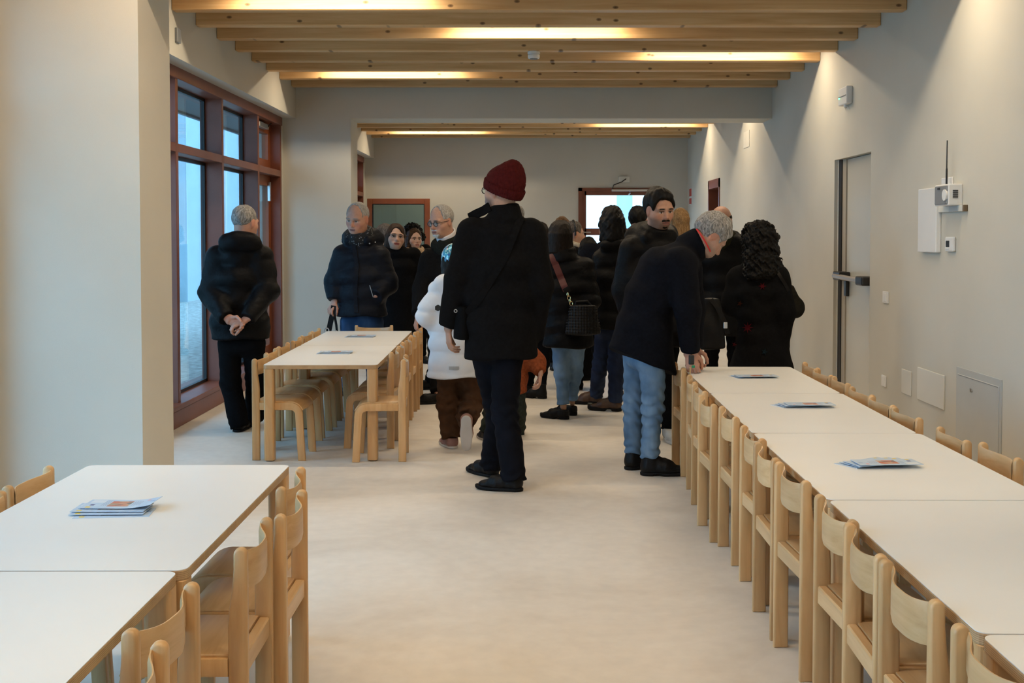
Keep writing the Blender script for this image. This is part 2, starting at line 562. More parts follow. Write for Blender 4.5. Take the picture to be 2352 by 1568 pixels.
rd(MB().box(XR - .055, XR + .05, DY0 + .02, DY0 + .20, 1.015, 1.085, .012), 'bar_bracket', BLACKP)
rd(MB().box(XR - .04, XR + .05, DY1 - .32, DY1 - .12, 1.03, 1.10, .008), 'bar_bracket', BLACKP)
rd(MB().box(XR + .02, XR + .05, DY1 - .30, DY1 - .24, .90, 1.03, .006), 'latch_lever', BLACKP)
rd(MB().box(XR + .035, XR + .05, DY0 + .01, DY0 + .03, 1.93, 1.97), 'hinge', BLACKP)
# brown framed doorway further down the right wall
d3 = tag(empty('door_3', (XR, EY0, 0)), kind='structure')
def rd3(mb, name, mat):
    o = mb.build(name, mat, d3)
    o.location = (-XR, -EY0, 0)
    return o
rd3(MB().box(XR - .012, XR + .3, EY0, EY0 + .06, 0, EZ).box(XR - .012, XR + .3, EY1 - .06, EY1, 0, EZ).box(XR - .012, XR + .3, EY0, EY1, EZ - .12, EZ), 'frame', FRAME)
rd3(MB().box(XR + .2, XR + .26, EY0 + .06, EY1 - .06, 0, EZ - .12), 'leaf', plain('dark_brown_door', (.045, .016, .012), .4))
rd3(MB().box(XR + .19, XR + .2, EY1 - .16, EY1 - .13, 1.83, 1.95), 'hinge', CHROME)

# outdoors: ground and the pale building opposite ------------------------
tag(MB().box(-60, 60, -40, 70, -.3, -.13).build('ground_outside', OUTGROUND), kind='structure')
ow = tag(empty('neighbour_building', (-8.2, 20, 0)), 'pale rendered building wall seen outside through the left window', 'building')
MB().box(-.4, 0, -14, 50, -.2, 6.5).build('wall', OUTWALL, ow)
for yy in (2.6, 6.2, 9.6):
    MB().box(0, .45, yy, yy + 1.2, -.2, 6.5).build('pilaster', OUTWALL, ow)
MB().box(-.4, .5, -14, 50, 6.5, 6.7).build('eaves', plain('eaves_grey', (.25, .25, .25), .8), ow)
cn = tag(empty('outside_canopy', (-2.9, 12, 2.9)), 'dark canopy over the outside of the left windows', 'canopy')
MB().box(-1.25, 0, -5.8, 8, 0, .14).build('slab', MATS['eaves_grey'], cn)
MB().box(-1.30, -1.25, -5.8, 8, -.03, .18).build('fascia', MATS['eaves_grey'], cn)
ob = tag(empty('far_building', (2.0, 34, 0)), 'white building with window outside beyond the far glazed door', 'building')
MB().box(-5, 6, 0, 3, -.2, 6).build('wall', plain('white_render', (.88, .88, .87), .85, noise=.03), ob)
for xx in (-.35, 1.75):
    MB().box(xx, xx + .16, -.3, -.14, -.2, 6).build('column', plain('pale_blue_column', (.50, .62, .72), .6), ob)
MB().box(.75, 1.2, -.06, 0, 1.0, 3.0).build('window', plain('blue_glass_far', (.30, .45, .55), .2), ob)

# ------------------------------------------------------------------ lamps between the beams
def lamp(x, y, label):
    root = tag(empty('linear_ceiling_lamp', (x, y, ZC)), label, 'ceiling lamp', 'linear lamps hidden between the beams')
    MB().box(-.68, .68, -.035, .035, -.085, -.02, .004, 1).build('housing', WHITEP, root)
    MB().box(-.66, .66, -.028, .028, -.092, -.085).build('diffuser', DIFF, root)
    ld = bpy.data.lights.new('lamp_light', 'AREA')
    ld.shape = 'RECTANGLE'
    ld.size, ld.size_y = 1.3, .05
    ld.energy = LAMP_W
    ld.color = LAMP_COL
    lo = bpy.data.objects.new('lamp_light', ld)
    C.objects.link(lo)
    lo.parent = root
    lo.location = (0, 0, -.095)
    return root

LN = {-1: 'left', 0: 'middle', 1: 'right'}
LX = {-1: -1.3, 0: .1, 1: 1.72}
ords = ['first', 'second', 'third', 'fourth', 'fifth', 'sixth', 'seventh', 'eighth', 'ninth', 'tenth', 'eleventh', 'twelfth']
for sx, y, bay, nth in ([(-1, BY - .2, 'main', 'fourth'), (0, BY + .57 * 2 - .2, 'main', 'third'), (1, BY + .57 * 4 - .2, 'main', 'second'), (-1, BY + .57 * 6 - .2, 'main', 'first'),
                                  (1, BY - .57 * 2 - .2, 'main', 'fifth'),
                                  (1, 13.3, 'far', 'fourth'), (0, 14.35, 'far', 'third'), (1, 16.14, 'far', 'second'), (-1, 17.28, 'far', 'first'),
                                  (-1, 4.75, 'near', 'first'), (1, 3.55, 'near', 'second'), (0, 2.45, 'near', 'third'), (-1, 1.3, 'near', 'fourth'), (1, 0.15, 'near', 'fifth'), (0, -1.3, 'near', 'sixth')]):
    lamp(LX[sx], y, 'linear lamp between beams of the %s bay, %s side, %s lamp from the far end' % (bay, LN[sx], nth))

def disc_detector(px, py, Y, label, zb):
    p = at(px, py, Y)
    r = tag(empty('smoke_detector', (p[0], p[1], zb)), label, 'smoke detector')
    MB().cyl((0, 0, -.012), .052, .024, n=28, bevel=.004).build('base', WHITEP, r, smooth=False)
    MB().cyl((0, 0, -.042), .05, .036, n=28, r2=.05, bevel=.01).build('cap', WHITEP, r)
    MB().cyl((0, 0, -.063), .034, .006, n=24).build('grille', GREYP, r)
disc_detector(1226, 130, 9.6, 'round white smoke detector under the main bay beams', ZB)
disc_detector(1222, 279, 13.49, 'small round smoke detector in the far bay behind the soffit', ZB)

# ------------------------------------------------------------------ wall fittings on the right wall
def wallbox(name, y0, y1, z0, z1, depth, mat, label, cat, bevel=.004):
    r = tag(empty(name, (XR, (y0 + y1) / 2, (z0 + z1) / 2)), label, cat)
    MB().box(-depth, 0, -(y1 - y0) / 2, (y1 - y0) / 2, -(z1 - z0) / 2, (z1 - z0) / 2, bevel).build('cover', mat, r)
    return r

e = wallbox('emergency_light', 9.12, 9.36, 2.45, 2.59, .05, WHITEP, 'small white emergency light box with green led high on right wall', 'emergency light', .008)
MB().box(-.054, -.05, -.11, .11, -.005, .0).build('seam', GREYP, e)
MB().cyl((-.052, .085, -.012), .006, .008, axis=0, n=10).build('led', GREENLED, e)
MB().cyl((-.03, -.02, -.08), .012, .03, n=10).build('conduit_nub', WHITEP, e)

e = wallbox('acoustic_panel', 7.15, 7.48, 1.29, 1.70, .035, WHITEP, 'white rectangular board mounted on right wall beside the antenna box', 'wall panel', .006)
MB().box(-.02, .0, -.155, .155, -.195, .195).build('backing', plain('yellowed_edge', (.55, .45, .28), .6), e)
e = wallbox('back_plate', 6.95, 7.13, 1.575, 1.755, .012, WHITEP, 'white wall plate behind the antenna box', 'wall plate')
tr = tag(empty('cable_trunking', (XR, 6.94, 1.56)), 'cream cable trunking strip below the antenna box on right wall', 'trunking')
MB().box(-.022, 0, -.21, .21, -.018, .018, .002, 1).build('channel', CREAMP, tr)
MB().box(-.0235, 0, -.12, .03, -.0185, .0185, .002, 1).build('cover_clip', plain('grey_clip', (.5, .5, .48), .5), tr)
MB().box(-.024, 0, -.215, -.19, -.019, .019, .002, 1).build('end_cap', plain('brown_end_cap', (.16, .11, .06), .5), tr)
ab = tag(empty('antenna_box', (XR, 6.92, 1.64)), 'grey and white control box with tall black antenna on right wall', 'control box')
MB().box(-.085, 0, -.115, .115, -.062, .066, .006).build('casing', WHITEP, ab)
MB().box(-.092, -.084, -.10, .10, -.055, .058, .004, 1).build('front_plate', GREYP, ab)
MB().cyl((-.093, -.075, 0), .034, .012, axis=0, n=20).build('dial', WHITEP, ab)
MB().box(-.096, -.09, .01, .045, .035, .047).build('display', BLACKP, ab)
MB().box(-.06, -.03, -.1165, -.114, -.02, .03).build('side_vent', GREYP, ab)
for k in range(4):
    MB().box(-.061, -.029, -.1175, -.1155, -.014 + k * .012, -.009 + k * .012).build('vent_slat', BLACKP, ab)
MB().tube([(-.045, .03, .06), (-.045, .03, .16), (-.045, .03, .17), (-.045, .028, .335)], [.0065, .006, .004, .0035], 8).build('antenna', BLACKP, ab)
e = wallbox('wall_button', 6.90, 7.03, 1.30, 1.39, .022, WHITEP, 'square white wall thermostat with dark display under the antenna box', 'thermostat', .008)
MB().box(-.024, -.02, -.01, .045, -.018, .022, .002, 1).build('display', BLACKP, e)
MB().box(-.026, -.02, -.008, .043, -.03, -.02, .002, 1).build('button', WHITEP, e)
e = wallbox('light_switch', 8.16, 8.28, .91, .995, .010, WHITEP, 'white light switch on right wall beside the steel door', 'light switch', .003)
MB().box(-.014, -.008, -.03, .03, -.03, .028, .002, 1).build('rocker', WHITEP, e)
e = wallbox('wall_socket', 8.19, 8.29, .305, .385, .009, WHITEP, 'white socket plate low on right wall below the light switch', 'socket', .003)
MB().box(-.011, -.008, -.03, .03, -.03, .03, .001, 1).build('insert', WHITEP, e)
wallbox('blank_plate', 7.66, 7.85, .315, .48, .008, CREAMP, 'small blank cream cover plate low on right wall', 'cover plate', .003)
wallbox('junction_cover', 7.05, 7.53, .315, .53, .010, CREAMP, 'wide blank cream cover plate low on right wall beside the steel hatch', 'cover plate', .004)
h = tag(empty('service_hatch', (XR, 6.53, .30)), 'pale grey steel service hatch with round lock low on right wall', 'hatch')
MB().box(-.006, 0, -.325, .325, -.30, .31, .001, 1).build('frame', HATCHM, h)
MB().box(-.011, -.004, -.30, .295, -.28, .27, .002, 1).build('hatch_door', HATCHM, h)
MB().cyl((-.014, .07, .2), .012, .012, axis=0, n=14).build('lock', CHROME, h)
MB().box(-.012, -.0105, -.29, .285, .263, .267).build('shadow_gap', GREYP, h)
wallbox('access_panel', 13.28, 13.62, 2.43, 2.62, .006, CREAMP, 'square plastered access panel high on right wall of far bay', 'access panel', .001)
s = tag(empty('safety_sign', (XR, 17.95, 2.01)), 'narrow red and white safety sign at far end of right wall', 'sign')
MB().box(-.006, 0, -.12, .12, -.13, .13).build('board', WHITEP, s)
MB().box(-.008, -.005, -.11, .11, .0, .12).build('red_field', plain('sign_red', (.55, .06, .04), .5), s)
MB().box(-.008, -.005, -.11, .11, -.12, -.03).build('red_field', MATS['sign_red'], s)
sb = tag(empty('wall_sensor', (XL, 7.95, 2.78)), 'small grey box on left wall above the window', 'sensor')
MB().box(0, .02, -.04, .04, -.05, .05, .003, 1).build('casing', GREYP, sb)

# ------------------------------------------------------------------ tables
TZ = .60
def rrect(x0, x1, y0, y1, r, n=5):
    pts = []
    for cx, cy, a0 in ((x1 - r, y1 - r, 0), (x0 + r, y1 - r, 90), (x0 + r, y0 + r, 180), (x1 - r, y0 + r, 270)):
        for k in range(n + 1):
            a = math.radians(a0 + 90 * k / n)
            pts.append((cx + r * math.cos(a), cy + r * math.sin(a)))
    return pts

def ply_mat():
    m, nt, b = new_mat('plywood_edge')
    b.inputs['Roughness'].default_value = .5
    vec = coords(nt, 'Object', (1, 1, 1))
    sp = nt.nodes.new('ShaderNodeSeparateXYZ')
    nt.links.new(vec, sp.inputs[0])
    wv = node(nt, 'ShaderNodeMath', operation='MULTIPLY')
    wv.inputs[1].default_value = 1500.0
    nt.links.new(sp.outputs['Z'], wv.inputs[0])
    sn = node(nt, 'ShaderNodeMath', operation='SINE')
    nt.links.new(wv.outputs[0], sn.inputs[0])
    n = node(nt, 'ShaderNodeTexNoise', Scale=18.0, Detail=4.0)
    nt.links.new(vec, n.inputs['Vector'])
    ad = node(nt, 'ShaderNodeMath', operation='MULTIPLY_ADD')
    nt.links.new(sn.outputs[0], ad.inputs[0])
    ad.inputs[1].default_value = .28
    nt.links.new(n.outputs['Fac'], ad.inputs[2])
    r = ramp(nt, [(0.2, (.36, .21, .10)), (0.8, (.60, .40, .21))])
    nt.links.new(ad.outputs[0], r.inputs['Fac'])
    nt.links.new(r.outputs['Color'], b.inputs['Base Color'])
    return m
PLY = ply_mat()

def table(cx, cy, wx, ly, rot, label, group):
    root = tag(empty('dining_table', (cx, cy, 0), rot), label, 'table', group)
    hx, hy = wx / 2, ly / 2 - .0015
    MB().prism(rrect(-hx, hx, -hy, hy, .028), 2, TZ - .026, TZ - .0015, .0015, 1).build('tabletop', PLY, root)
    MB().prism(rrect(-hx + .001, hx - .001, -hy + .001, hy - .001, .027), 2, TZ - .0015, TZ + .0005).build('laminate', LAMINATE, root)
    for sx in (-1, 1):
        for sy in (-1, 1):
            x, y = sx * (hx - .034), sy * (hy - .034)
            lg = MB().prism(rrect(x - .032, x + .032, y - .032, y + .032, .014, 4), 2, .006, TZ - .026, .002, 1).build('leg', BEECH, root)
            MB().cyl((x, y, .003), .026, .006, n=16).build('glide', BLACKP, lg)
    return root

RG = 'tables of the long right row'
ry = [6.92, 5.753, 4.584, 3.42, 2.26, 1.09]
rx = [(.951, 1.617), (.940, 1.600), (.922, 1.594), (.916, 1.596), (.912, 1.592), (.906, 1.59)]
for k in range(5):
    lo, hi = rx[k], rx[k + 1]
    xl, xr = (lo[0] + hi[0]) / 2, (lo[1] + hi[1]) / 2
    table((xl + xr) / 2, (ry[k] + ry[k + 1]) / 2, xr - xl, ry[k] - ry[k + 1] - .002, -math.atan2(lo[0] - hi[0], ry[k] - ry[k + 1]),
          ['white topped wooden table at the far end of the right row', 'white topped table second from the far end of the right row',
           'white topped table in the middle of the right row', 'white topped table second from the near end of the right row',
           'nearest white topped table of the right row, cut by the frame'][k], RG)
table(-1.27, 7.638, .706, 1.248, .012, 'white topped table near the window, nearer one of the far left pair', 'pair of tables near the window')
table(-1.285, 8.888, .706, 1.248, .012, 'white topped table near the window, farther one of the far left pair', 'pair of tables near the window')
table(-1.163, 3.322, .70, 1.256, .006, 'white topped table in left foreground, farther of the two', 'pair of tables in the left foreground')
table(-1.17, 2.062, .70, 1.256, .006, 'white topped table in left foreground, nearer of the two', 'pair of tables in the left foreground')

# ------------------------------------------------------------------ children's chairs
CW, PT = .325, .026
def chair_meshes():
    M = {}
    # rear post: side outline (y forward, z up)
    pts = [(-.165, 0), (-.117, 0), (-.117, .44), (-.120, .48), (-.128, .53), (-.132, .58)]
    for k in range(0, 9):
        a = math.radians(180 * k / 8)
        pts.append((-.1485 + .0165 * math.cos(a), .618 + .0165 * math.sin(a)))
    pts += [(-.165, .5)]
    for s, nm in ((-1, 'pl'), (1, 'pr')):
        x = s * (CW / 2 - PT / 2)
        M[nm] = autosmooth(MB().prism(pts, 0, x - PT / 2, x + PT / 2, .006, 2).mesh('rear_post'), 50)
    # bent front frame
    R, t = .075, .046
    zt, yf = .362, .152
    out = [(-.117, zt)]
    inn = [(-.117, zt - t)]
    for k in range(0, 9):
        a = math.radians(90 - 84 * k / 8)
        out.append((yf - R + R * math.cos(a), zt - R + R * math.sin(a)))
    for k in range(0, 9):
        a = math.radians(90 - 84 * k / 8)
        inn.append((yf - R + (R - t) * math.cos(a), zt - R + (R - t) * math.sin(a)))
    out.append((yf + .016, 0))
    inn.append((yf + .016 - t, 0))
    prof = out + inn[::-1]
    for s, nm in ((-1, 'fl'), (1, 'fr')):
        x = s * (CW / 2 - PT / 2)
        M[nm] = autosmooth(MB().prism(prof[::-1], 0, x - PT / 2, x + PT / 2, .004, 2).mesh('front_leg'), 40)
    # seat: thin board that rolls over the front
    top, bot = [(-.128, zt + .007)], [(-.128, zt - .003)]
    for k in range(0, 8):
        a = math.radians(90 - 70 * k / 7)
        rr = R + .007
        top.append((yf - R + rr * math.cos(a), zt - R + rr * math.sin(a)))
        rr = R - .003
        bot.append((yf - R + rr * math.cos(a), zt - R + rr * math.sin(a)))
    wx = CW / 2 - .012
    M['seat'] = autosmooth(MB().prism((top + bot[::-1])[::-1], 0, -wx, wx, .004, 2).mesh('seat'), 45)
    M['apron'] = MB().box(-CW / 2 + PT, CW / 2 - PT, -.158, -.130, zt - .05, zt + .004, .004, 1).mesh('rear_apron')
    M['rail'] = MB().box(-CW / 2 + PT, CW / 2 - PT, .09, .108, zt - .05, zt - .006, .003, 1).mesh('front_rail')
    # backrest: bent plywood, bulging backwards
    n, m = 20, 6
    z0, z1, th = .515, .622, .010
    V, Fc = [], []
    hw = CW / 2 - PT + .002
    for side in (0, 1):
        for i in range(n + 1):
            u = -1 + 2 * i / n
            yc = -.136 - .034 * (0.5 + 0.5 * math.cos(math.pi * min(1, abs(u) ** 1.6)))
            low = z0 + (.018 * (abs(u) ** 5))
            hi = z1 - .013 * (1 - abs(u) ** 3) + 0.0
            for j in range(m + 1):
                z = low + (hi - low) * j / m
                e = 0.0035 if j in (0, m) else 0
                V.append((u * hw, yc + (th / 2 - e) * (1 if side else -1), z))
    def idx(s, i, j): return s * (n + 1) * (m + 1) + i * (m + 1) + j
    for i in range(n):
        for j in range(m):
            Fc.append((idx(0, i, j), idx(0, i + 1, j), idx(0, i + 1, j + 1), idx(0, i, j + 1)))
            Fc.append((idx(1, i, j), idx(1, i, j + 1), idx(1, i + 1, j + 1), idx(1, i + 1, j)))
        Fc.append((idx(0, i, m), idx(0, i + 1, m), idx(1, i + 1, m), idx(1, i, m)))
        Fc.append((idx(0, i, 0), idx(1, i, 0), idx(1, i + 1, 0), idx(0, i + 1, 0)))
    M['back'] = autosmooth(mesh_np('backrest', V, Fc), 50)
    for k in M:
        M[k].materials.append(BEECH_H if k in ('seat', 'apron', 'rail', 'back') else BEECH)
    return M
CHM = chair_meshes()
CPARTS = [('rear_post', 'pl'), ('rear_post', 'pr'), ('front_leg', 'fl'), ('front_leg', 'fr'), ('seat', 'seat'), ('rear_apron', 'apron'), ('front_rail', 'rail'), ('backrest', 'back')]
def chair(px, py, face, label, group):
    """px, py = centre of the backrest posts; face = heading of the seat (0 = +y)"""
    c, s = math.cos(face), math.sin(face)
    off = .148
    root = tag(empty('child_chair', (px - s * off, py + c * off, 0), face), label, 'chair', group)
    for nm, k in CPARTS:
        o = bpy.data.objects.new(nm, CHM[k])
        C.objects.link(o)
        o.parent = root
    return root

random.seed(4)
G1 = 'chairs along the aisle side of the right row'
aisle = [(.915, 6.75, 2), (.90, 6.10, -3), (.885, 5.74, 1), (.855, 5.31, 2), (.89, 4.945, 1), (.892, 4.43, 2), (.866, 4.055, 0), (.872, 3.69, 3), (.88, 3.20, 2), (.863, 2.868, -2), (.862, 2.525, 2), (.865, 2.075, 2), (.86, 1.62, 0)]
aisle[0] = (.915, 6.73, 2)
for i, (x, y, a) in enumerate(aisle):
    chair(x, y, -math.pi / 2 + math.radians(a), 'child chair on aisle side of the right row, %s from far end' % ords[i] if i < 12 else 'beech child chair on the aisle side of the right row, nearest to the viewer', G1)
G2 = 'chairs along the wall side of the right row'
wallside = [(1.695, 6.725, 0), (1.675, 6.38, 2), (1.68, 6.04, -2), (1.665, 5.61, 2), (1.66, 5.275, 1), (1.655, 4.92, 1), (1.66, 4.395, -2), (1.70, 4.055, 0), (1.66, 3.45, 1), (1.66, 3.0, 1)]
for i, (x, y, a) in enumerate(wallside):
    chair(x, y, math.pi / 2 + math.radians(a), 'child chair on wall side of the right row, %s from far end' % ords[i], G2)
G3 = 'chairs around the tables near the window'
for i, (x, y) in enumerate([(-1.672, 7.21), (-1.69, 7.58), (-1.695, 7.99), (-1.69, 8.42), (-1.70, 8.85), (-1.70, 9.25)]):
    chair(x, y, -math.pi / 2 + math.radians([-2, 1, 0, 2, -1, 0][i]), 'child chair on window side of the far left tables, %s from near end' % ords[i], G3)
for i, (x, y, a) in enumerate([(-.757, 7.165, 3), (-.868, 7.60, -2), (-.875, 8.03, 1), (-.865, 8.45, 1), (-.872, 8.88, 0), (-.86, 9.28, 0)]):
    chair(x, y, math.pi / 2 + math.radians(a), ('beech child chair pulled out at the near aisle corner of the far left tables' if i == 0 else
          'child chair on aisle side of the far left tables, %s from near end' % ords[i]), G3)
chair(-1.285, 9.71, math.pi, 'beech child chair alone at the far head of the far left tables', G3)
G4 = 'chairs around the left foreground tables'
for i, (x, y, a) in enumerate([(-.742, 3.60, 0), (-.672, 3.262, 0), (-.70, 2.925, 1), (-.752, 2.345, -6), (-.69, 1.98, 0)]):
    chair(x, y, math.pi / 2 + math.radians(a), 'child chair on aisle side of left foreground tables, %s from far end' % ords[i], G4)
for i, (x, y, a) in enumerate([(-1.583, 3.62, 0), (-1.568, 3.245, 1), (-1.575, 2.85, 0)]):
    chair(x, y, -math.pi / 2 + math.radians(a), 'child chair on window side of left foreground tables, %s from far end' % ords[i], G4)

# ------------------------------------------------------------------ leaflets
def leaflet_mat():
    m, nt, b = new_mat('leaflet_print')
    b.inputs['Roughness'].default_value = .35
    tc = nt.nodes.new('ShaderNodeTexCoord')
    sp = nt.nodes.new('ShaderNodeSeparateXYZ')
    nt.links.new(tc.outputs['Generated'], sp.inputs[0])
    def rect(x0, x1, y0, y1):
        outs = []
        for ax, lo, hi in (('X', x0, x1), ('Y', y0, y1)):
            a = node(nt, 'ShaderNodeMath', operation='GREATER_THAN'); a.inputs[1].default_value = lo
            c = node(nt, 'ShaderNodeMath', operation='LESS_THAN'); c.inputs[1].default_value = hi
            nt.links.new(sp.outputs[ax], a.inputs[0]); nt.links.new(sp.outputs[ax], c.inputs[0])
            q = node(nt, 'ShaderNodeMath', operation='MULTIPLY')
            nt.links.new(a.outputs[0], q.inputs[0]); nt.links.new(c.outputs[0], q.inputs[1])
            outs.append(q)
        q = node(nt, 'ShaderNodeMath', operation='MULTIPLY')
        nt.links.new(outs[0].outputs[0], q.inputs[0]); nt.links.new(outs[1].outputs[0], q.inputs[1])
        return q.outputs[0]
    cur = None
    base = (0.50, 0.64, 0.80)
    n = node(nt, 'ShaderNodeTexNoise', Scale=3.0)
    nt.links.new(tc.outputs['Generated'], n.inputs['Vector'])
    r0 = ramp(nt, [(.3, (.46, .60, .78)), (.7, (.58, .70, .84))])
    nt.links.new(n.outputs['Fac'], r0.inputs['Fac'])
    cur = r0.outputs['Color']
    def over(cur, mask, col):
        mx = node(nt, 'ShaderNodeMix', data_type='RGBA')
        nt.links.new(mask, mx.inputs['Factor'])
        nt.links.new(cur, mx.inputs['A'])
        if isinstance(col, tuple):
            mx.inputs['B'].default_value = (*col, 1)
        else:
            nt.links.new(col, mx.inputs['B'])
        return mx.outputs['Result']
    cur = over(cur, rect(.04, .24, .62, .95), (.72, .78, .86))       # white panel
    n2 = node(nt, 'ShaderNodeTexVoronoi', Scale=7.0)
    nt.links.new(tc.outputs['Generated'], n2.inputs['Vector'])
    ph = ramp(nt, [(.0, (.55, .10, .05)), (.3, (.12, .16, .16)), (.5, (.62, .42, .28)), (.8, (.60, .12, .06))])
    nt.links.new(n2.outputs['Color'], ph.inputs['Fac'])
    cur = over(cur, rect(.34, .64, .22, .82), ph.outputs['Color'])   # photograph
    cur = over(cur, rect(.09, .15, .30, .46), (.05, .06, .25))       # dark blue patch
    cur = over(cur, rect(.07, .14, .06, .20), (.85, .62, .08))       # yellow spot
    for k in range(4):
        cur = over(cur, rect(.67 + k * .035, .678 + k * .035, .30, .75), (.16, .22, .38))
    for k in range(3):
        cur = over(cur, rect(.25 + k * .03, .257 + k * .03, .30, .85), (.20, .27, .42))
    cur = over(cur, rect(.83, .88, .70, .86), (.75, .40, .45))
    cur = over(cur, rect(.90, .97, .55, .62), (.12, .25, .55))
    nt.links.new(cur, b.inputs['Base Color'])
    return m
LEAF = leaflet_mat()
def leaf_mesh(name, curl):
    n = 12
    V, Fc = [], []
    L, W, T = .21, .10, .0012
    for s in (0, 1):
        for i in range(n + 1):
            x = -L / 2 + L * i / n
            z = curl * max(0, (i / n - .55)) ** 2 + s * T
            for y in (-W / 2, W / 2):
                V.append((x, y, z))
    def ix(s, i, j): return s * (n + 1) * 2 + i * 2 + j
    for i in range(n):
        Fc.append((ix(1, i, 0), ix(1, i + 1, 0), ix(1, i + 1, 1), ix(1, i, 1)))
        Fc.append((ix(0, i, 0), ix(0, i, 1), ix(0, i + 1, 1), ix(0, i + 1, 0)))
        for j in (0, 1):
            q = (ix(0, i, j), ix(0, i + 1, j), ix(1, i + 1, j), ix(1, i, j))
            Fc.append(q if j == 0 else q[::-1])
    Fc.append((ix(0, 0, 0), ix(1, 0, 0), ix(1, 0, 1), ix(0, 0, 1)))
    Fc.append((ix(0, n, 0), ix(0, n, 1), ix(1, n, 1), ix(1, n, 0)))
    me = mesh_np(name, V, Fc, False)
    me.materials.append(LEAF)
    return me
LM_FLAT, LM_CURL = leaf_mesh('leaflet', .0), leaf_mesh('leaflet', .06)
def fan(x, y, rots, offs, where, scale=1.0):
    n = len(rots)
    for k in range(n):
        o = bpy.data.objects.new('leaflet', LM_CURL if k == n - 1 and 'left foreground' in where else LM_FLAT)
        C.objects.link(o)
        a = math.radians(rots[k])
        o.location = (x + offs[k][0], y + offs[k][1], TZ + .001 + k * .0042)
        o.rotation_euler = (math.radians(.6), 0, a)
        o.scale = (scale, scale, 1)
        pos = 'top' if k == n - 1 else ('bottom' if k == 0 else ords[k] + ' from the bottom')
        tag(o, 'pale blue leaflet, %s of stack on %s' % (pos, where), 'leaflet', 'leaflets on the tables')
fan(-1.19, 3.29, [6, 2, 1, -2], [(0.012, -.035), (-.005, -.018), (-.008, 0), (.01, .02)], 'the left foreground table', 1.0)
fan(-1.295, 7.70, [2, -3, 4], [(0, 0), (.01, .01), (.015, .03)], 'the nearer table by the window', 1.05)
fan(-1.30, 8.95, [0, -4, 3], [(0, 0), (.01, .01), (.015, .03)], 'the farther table by the window', 1.05)
fan(1.285, 6.40, [200, 193, 184], [(0, 0.05), (.01, .03), (.02, 0)], 'the farthest right table', 1.1)
fan(1.31, 5.30, [203, 195, 188, 180], [(-.03, .05), (-.01, .035), (.0, .018), (.02, 0)], 'the second right table', 1.05)
fan(1.235, 3.93, [212, 204, 196, 184], [(-.03, .055), (-.01, .04), (.0, .02), (.02, 0)], 'the middle right table', 1.05)

# ------------------------------------------------------------------ signed-distance modelling of people
def vnorm(v):
    v = np.asarray(v, float)
    return v / (np.linalg.norm(v) + 1e-9)

class Pts:
    """a set of sample points"""
    def __init__(self, X, Y, Z):
        self.X, self.Y, self.Z = X, Y, Z

def caps(p, A, B, ra, rb):
    A = np.asarray(A, float); B = np.asarray(B, float)
    d = B - A
    L2 = float(d @ d) + 1e-9
    x, y, z = p.X - A[0], p.Y - A[1], p.Z - A[2]
    t = np.clip((x * d[0] + y * d[1] + z * d[2]) / L2, 0, 1)
    return np.sqrt((x - t * d[0]) ** 2 + (y - t * d[1]) ** 2 + (z - t * d[2]) ** 2) - (ra + (rb - ra) * t)

def ell(p, c, r, R=None):
    x, y, z = p.X - c[0], p.Y - c[1], p.Z - c[2]
    if R is not None:
        x, y, z = (R[0][0] * x + R[1][0] * y + R[2][0] * z, R[0][1] * x + R[1][1] * y + R[2][1] * z, R[0][2] * x + R[1][2] * y + R[2][2] * z)
    q = np.sqrt((x / r[0]) ** 2 + (y / r[1]) ** 2 + (z / r[2]) ** 2)
    return (q - 1) * min(r)

def esec(p, A, B, r0, r1, lat, cap=.6):
    """elliptical cone from A to B, half widths (a along lat, b across)"""
    A = np.asarray(A, float); B = np.asarray(B, float)
    ax = B - A
    L = np.linalg.norm(ax) + 1e-9
    ax = ax / L
    lat = np.asarray(lat, float)
    lat = vnorm(lat - ax * (lat @ ax))
    dep = np.cross(ax, lat)
    x, y, z = p.X - A[0], p.Y - A[1], p.Z - A[2]
    w = x * ax[0] + y * ax[1] + z * ax[2]
    u = x * lat[0] + y * lat[1] + z * lat[2]
    v = x * dep[0] + y * dep[1] + z * dep[2]
    t = np.clip(w / L, 0, 1)
    a = r0[0] + (r1[0] - r0[0]) * t
    b = r0[1] + (r1[1] - r0[1]) * t
    m = np.minimum(a, b)
    ov = (w - t * L) / (m * cap)
    return (np.sqrt((u / a) ** 2 + (v / b) ** 2 + ov ** 2) - 1) * m

def smin(a, b, k):
    h = np.maximum(k - np.abs(a - b), 0) / k
    return np.minimum(a, b) - h * h * k * .25

def smax(a, b, k):
    return -smin(-a, -b, k)

def wob(p, seed, freq, amp, n=5, zs=1.0):
    rg = np.random.RandomState(seed)
    s = 0
    for i in range(n):
        d = rg.normal(size=3)
        d = d / np.linalg.norm(d) * freq * (0.6 + .9 * rg.rand())
        d[2] *= zs
        s = s + np.sin(p.X * d[0] + p.Y * d[1] + p.Z * d[2] + rg.rand() * 6.28 + 1.3 * np.sin(p.Z * d[0] * .6 + p.X * d[2] * .4))
    return s * (amp / math.sqrt(n))

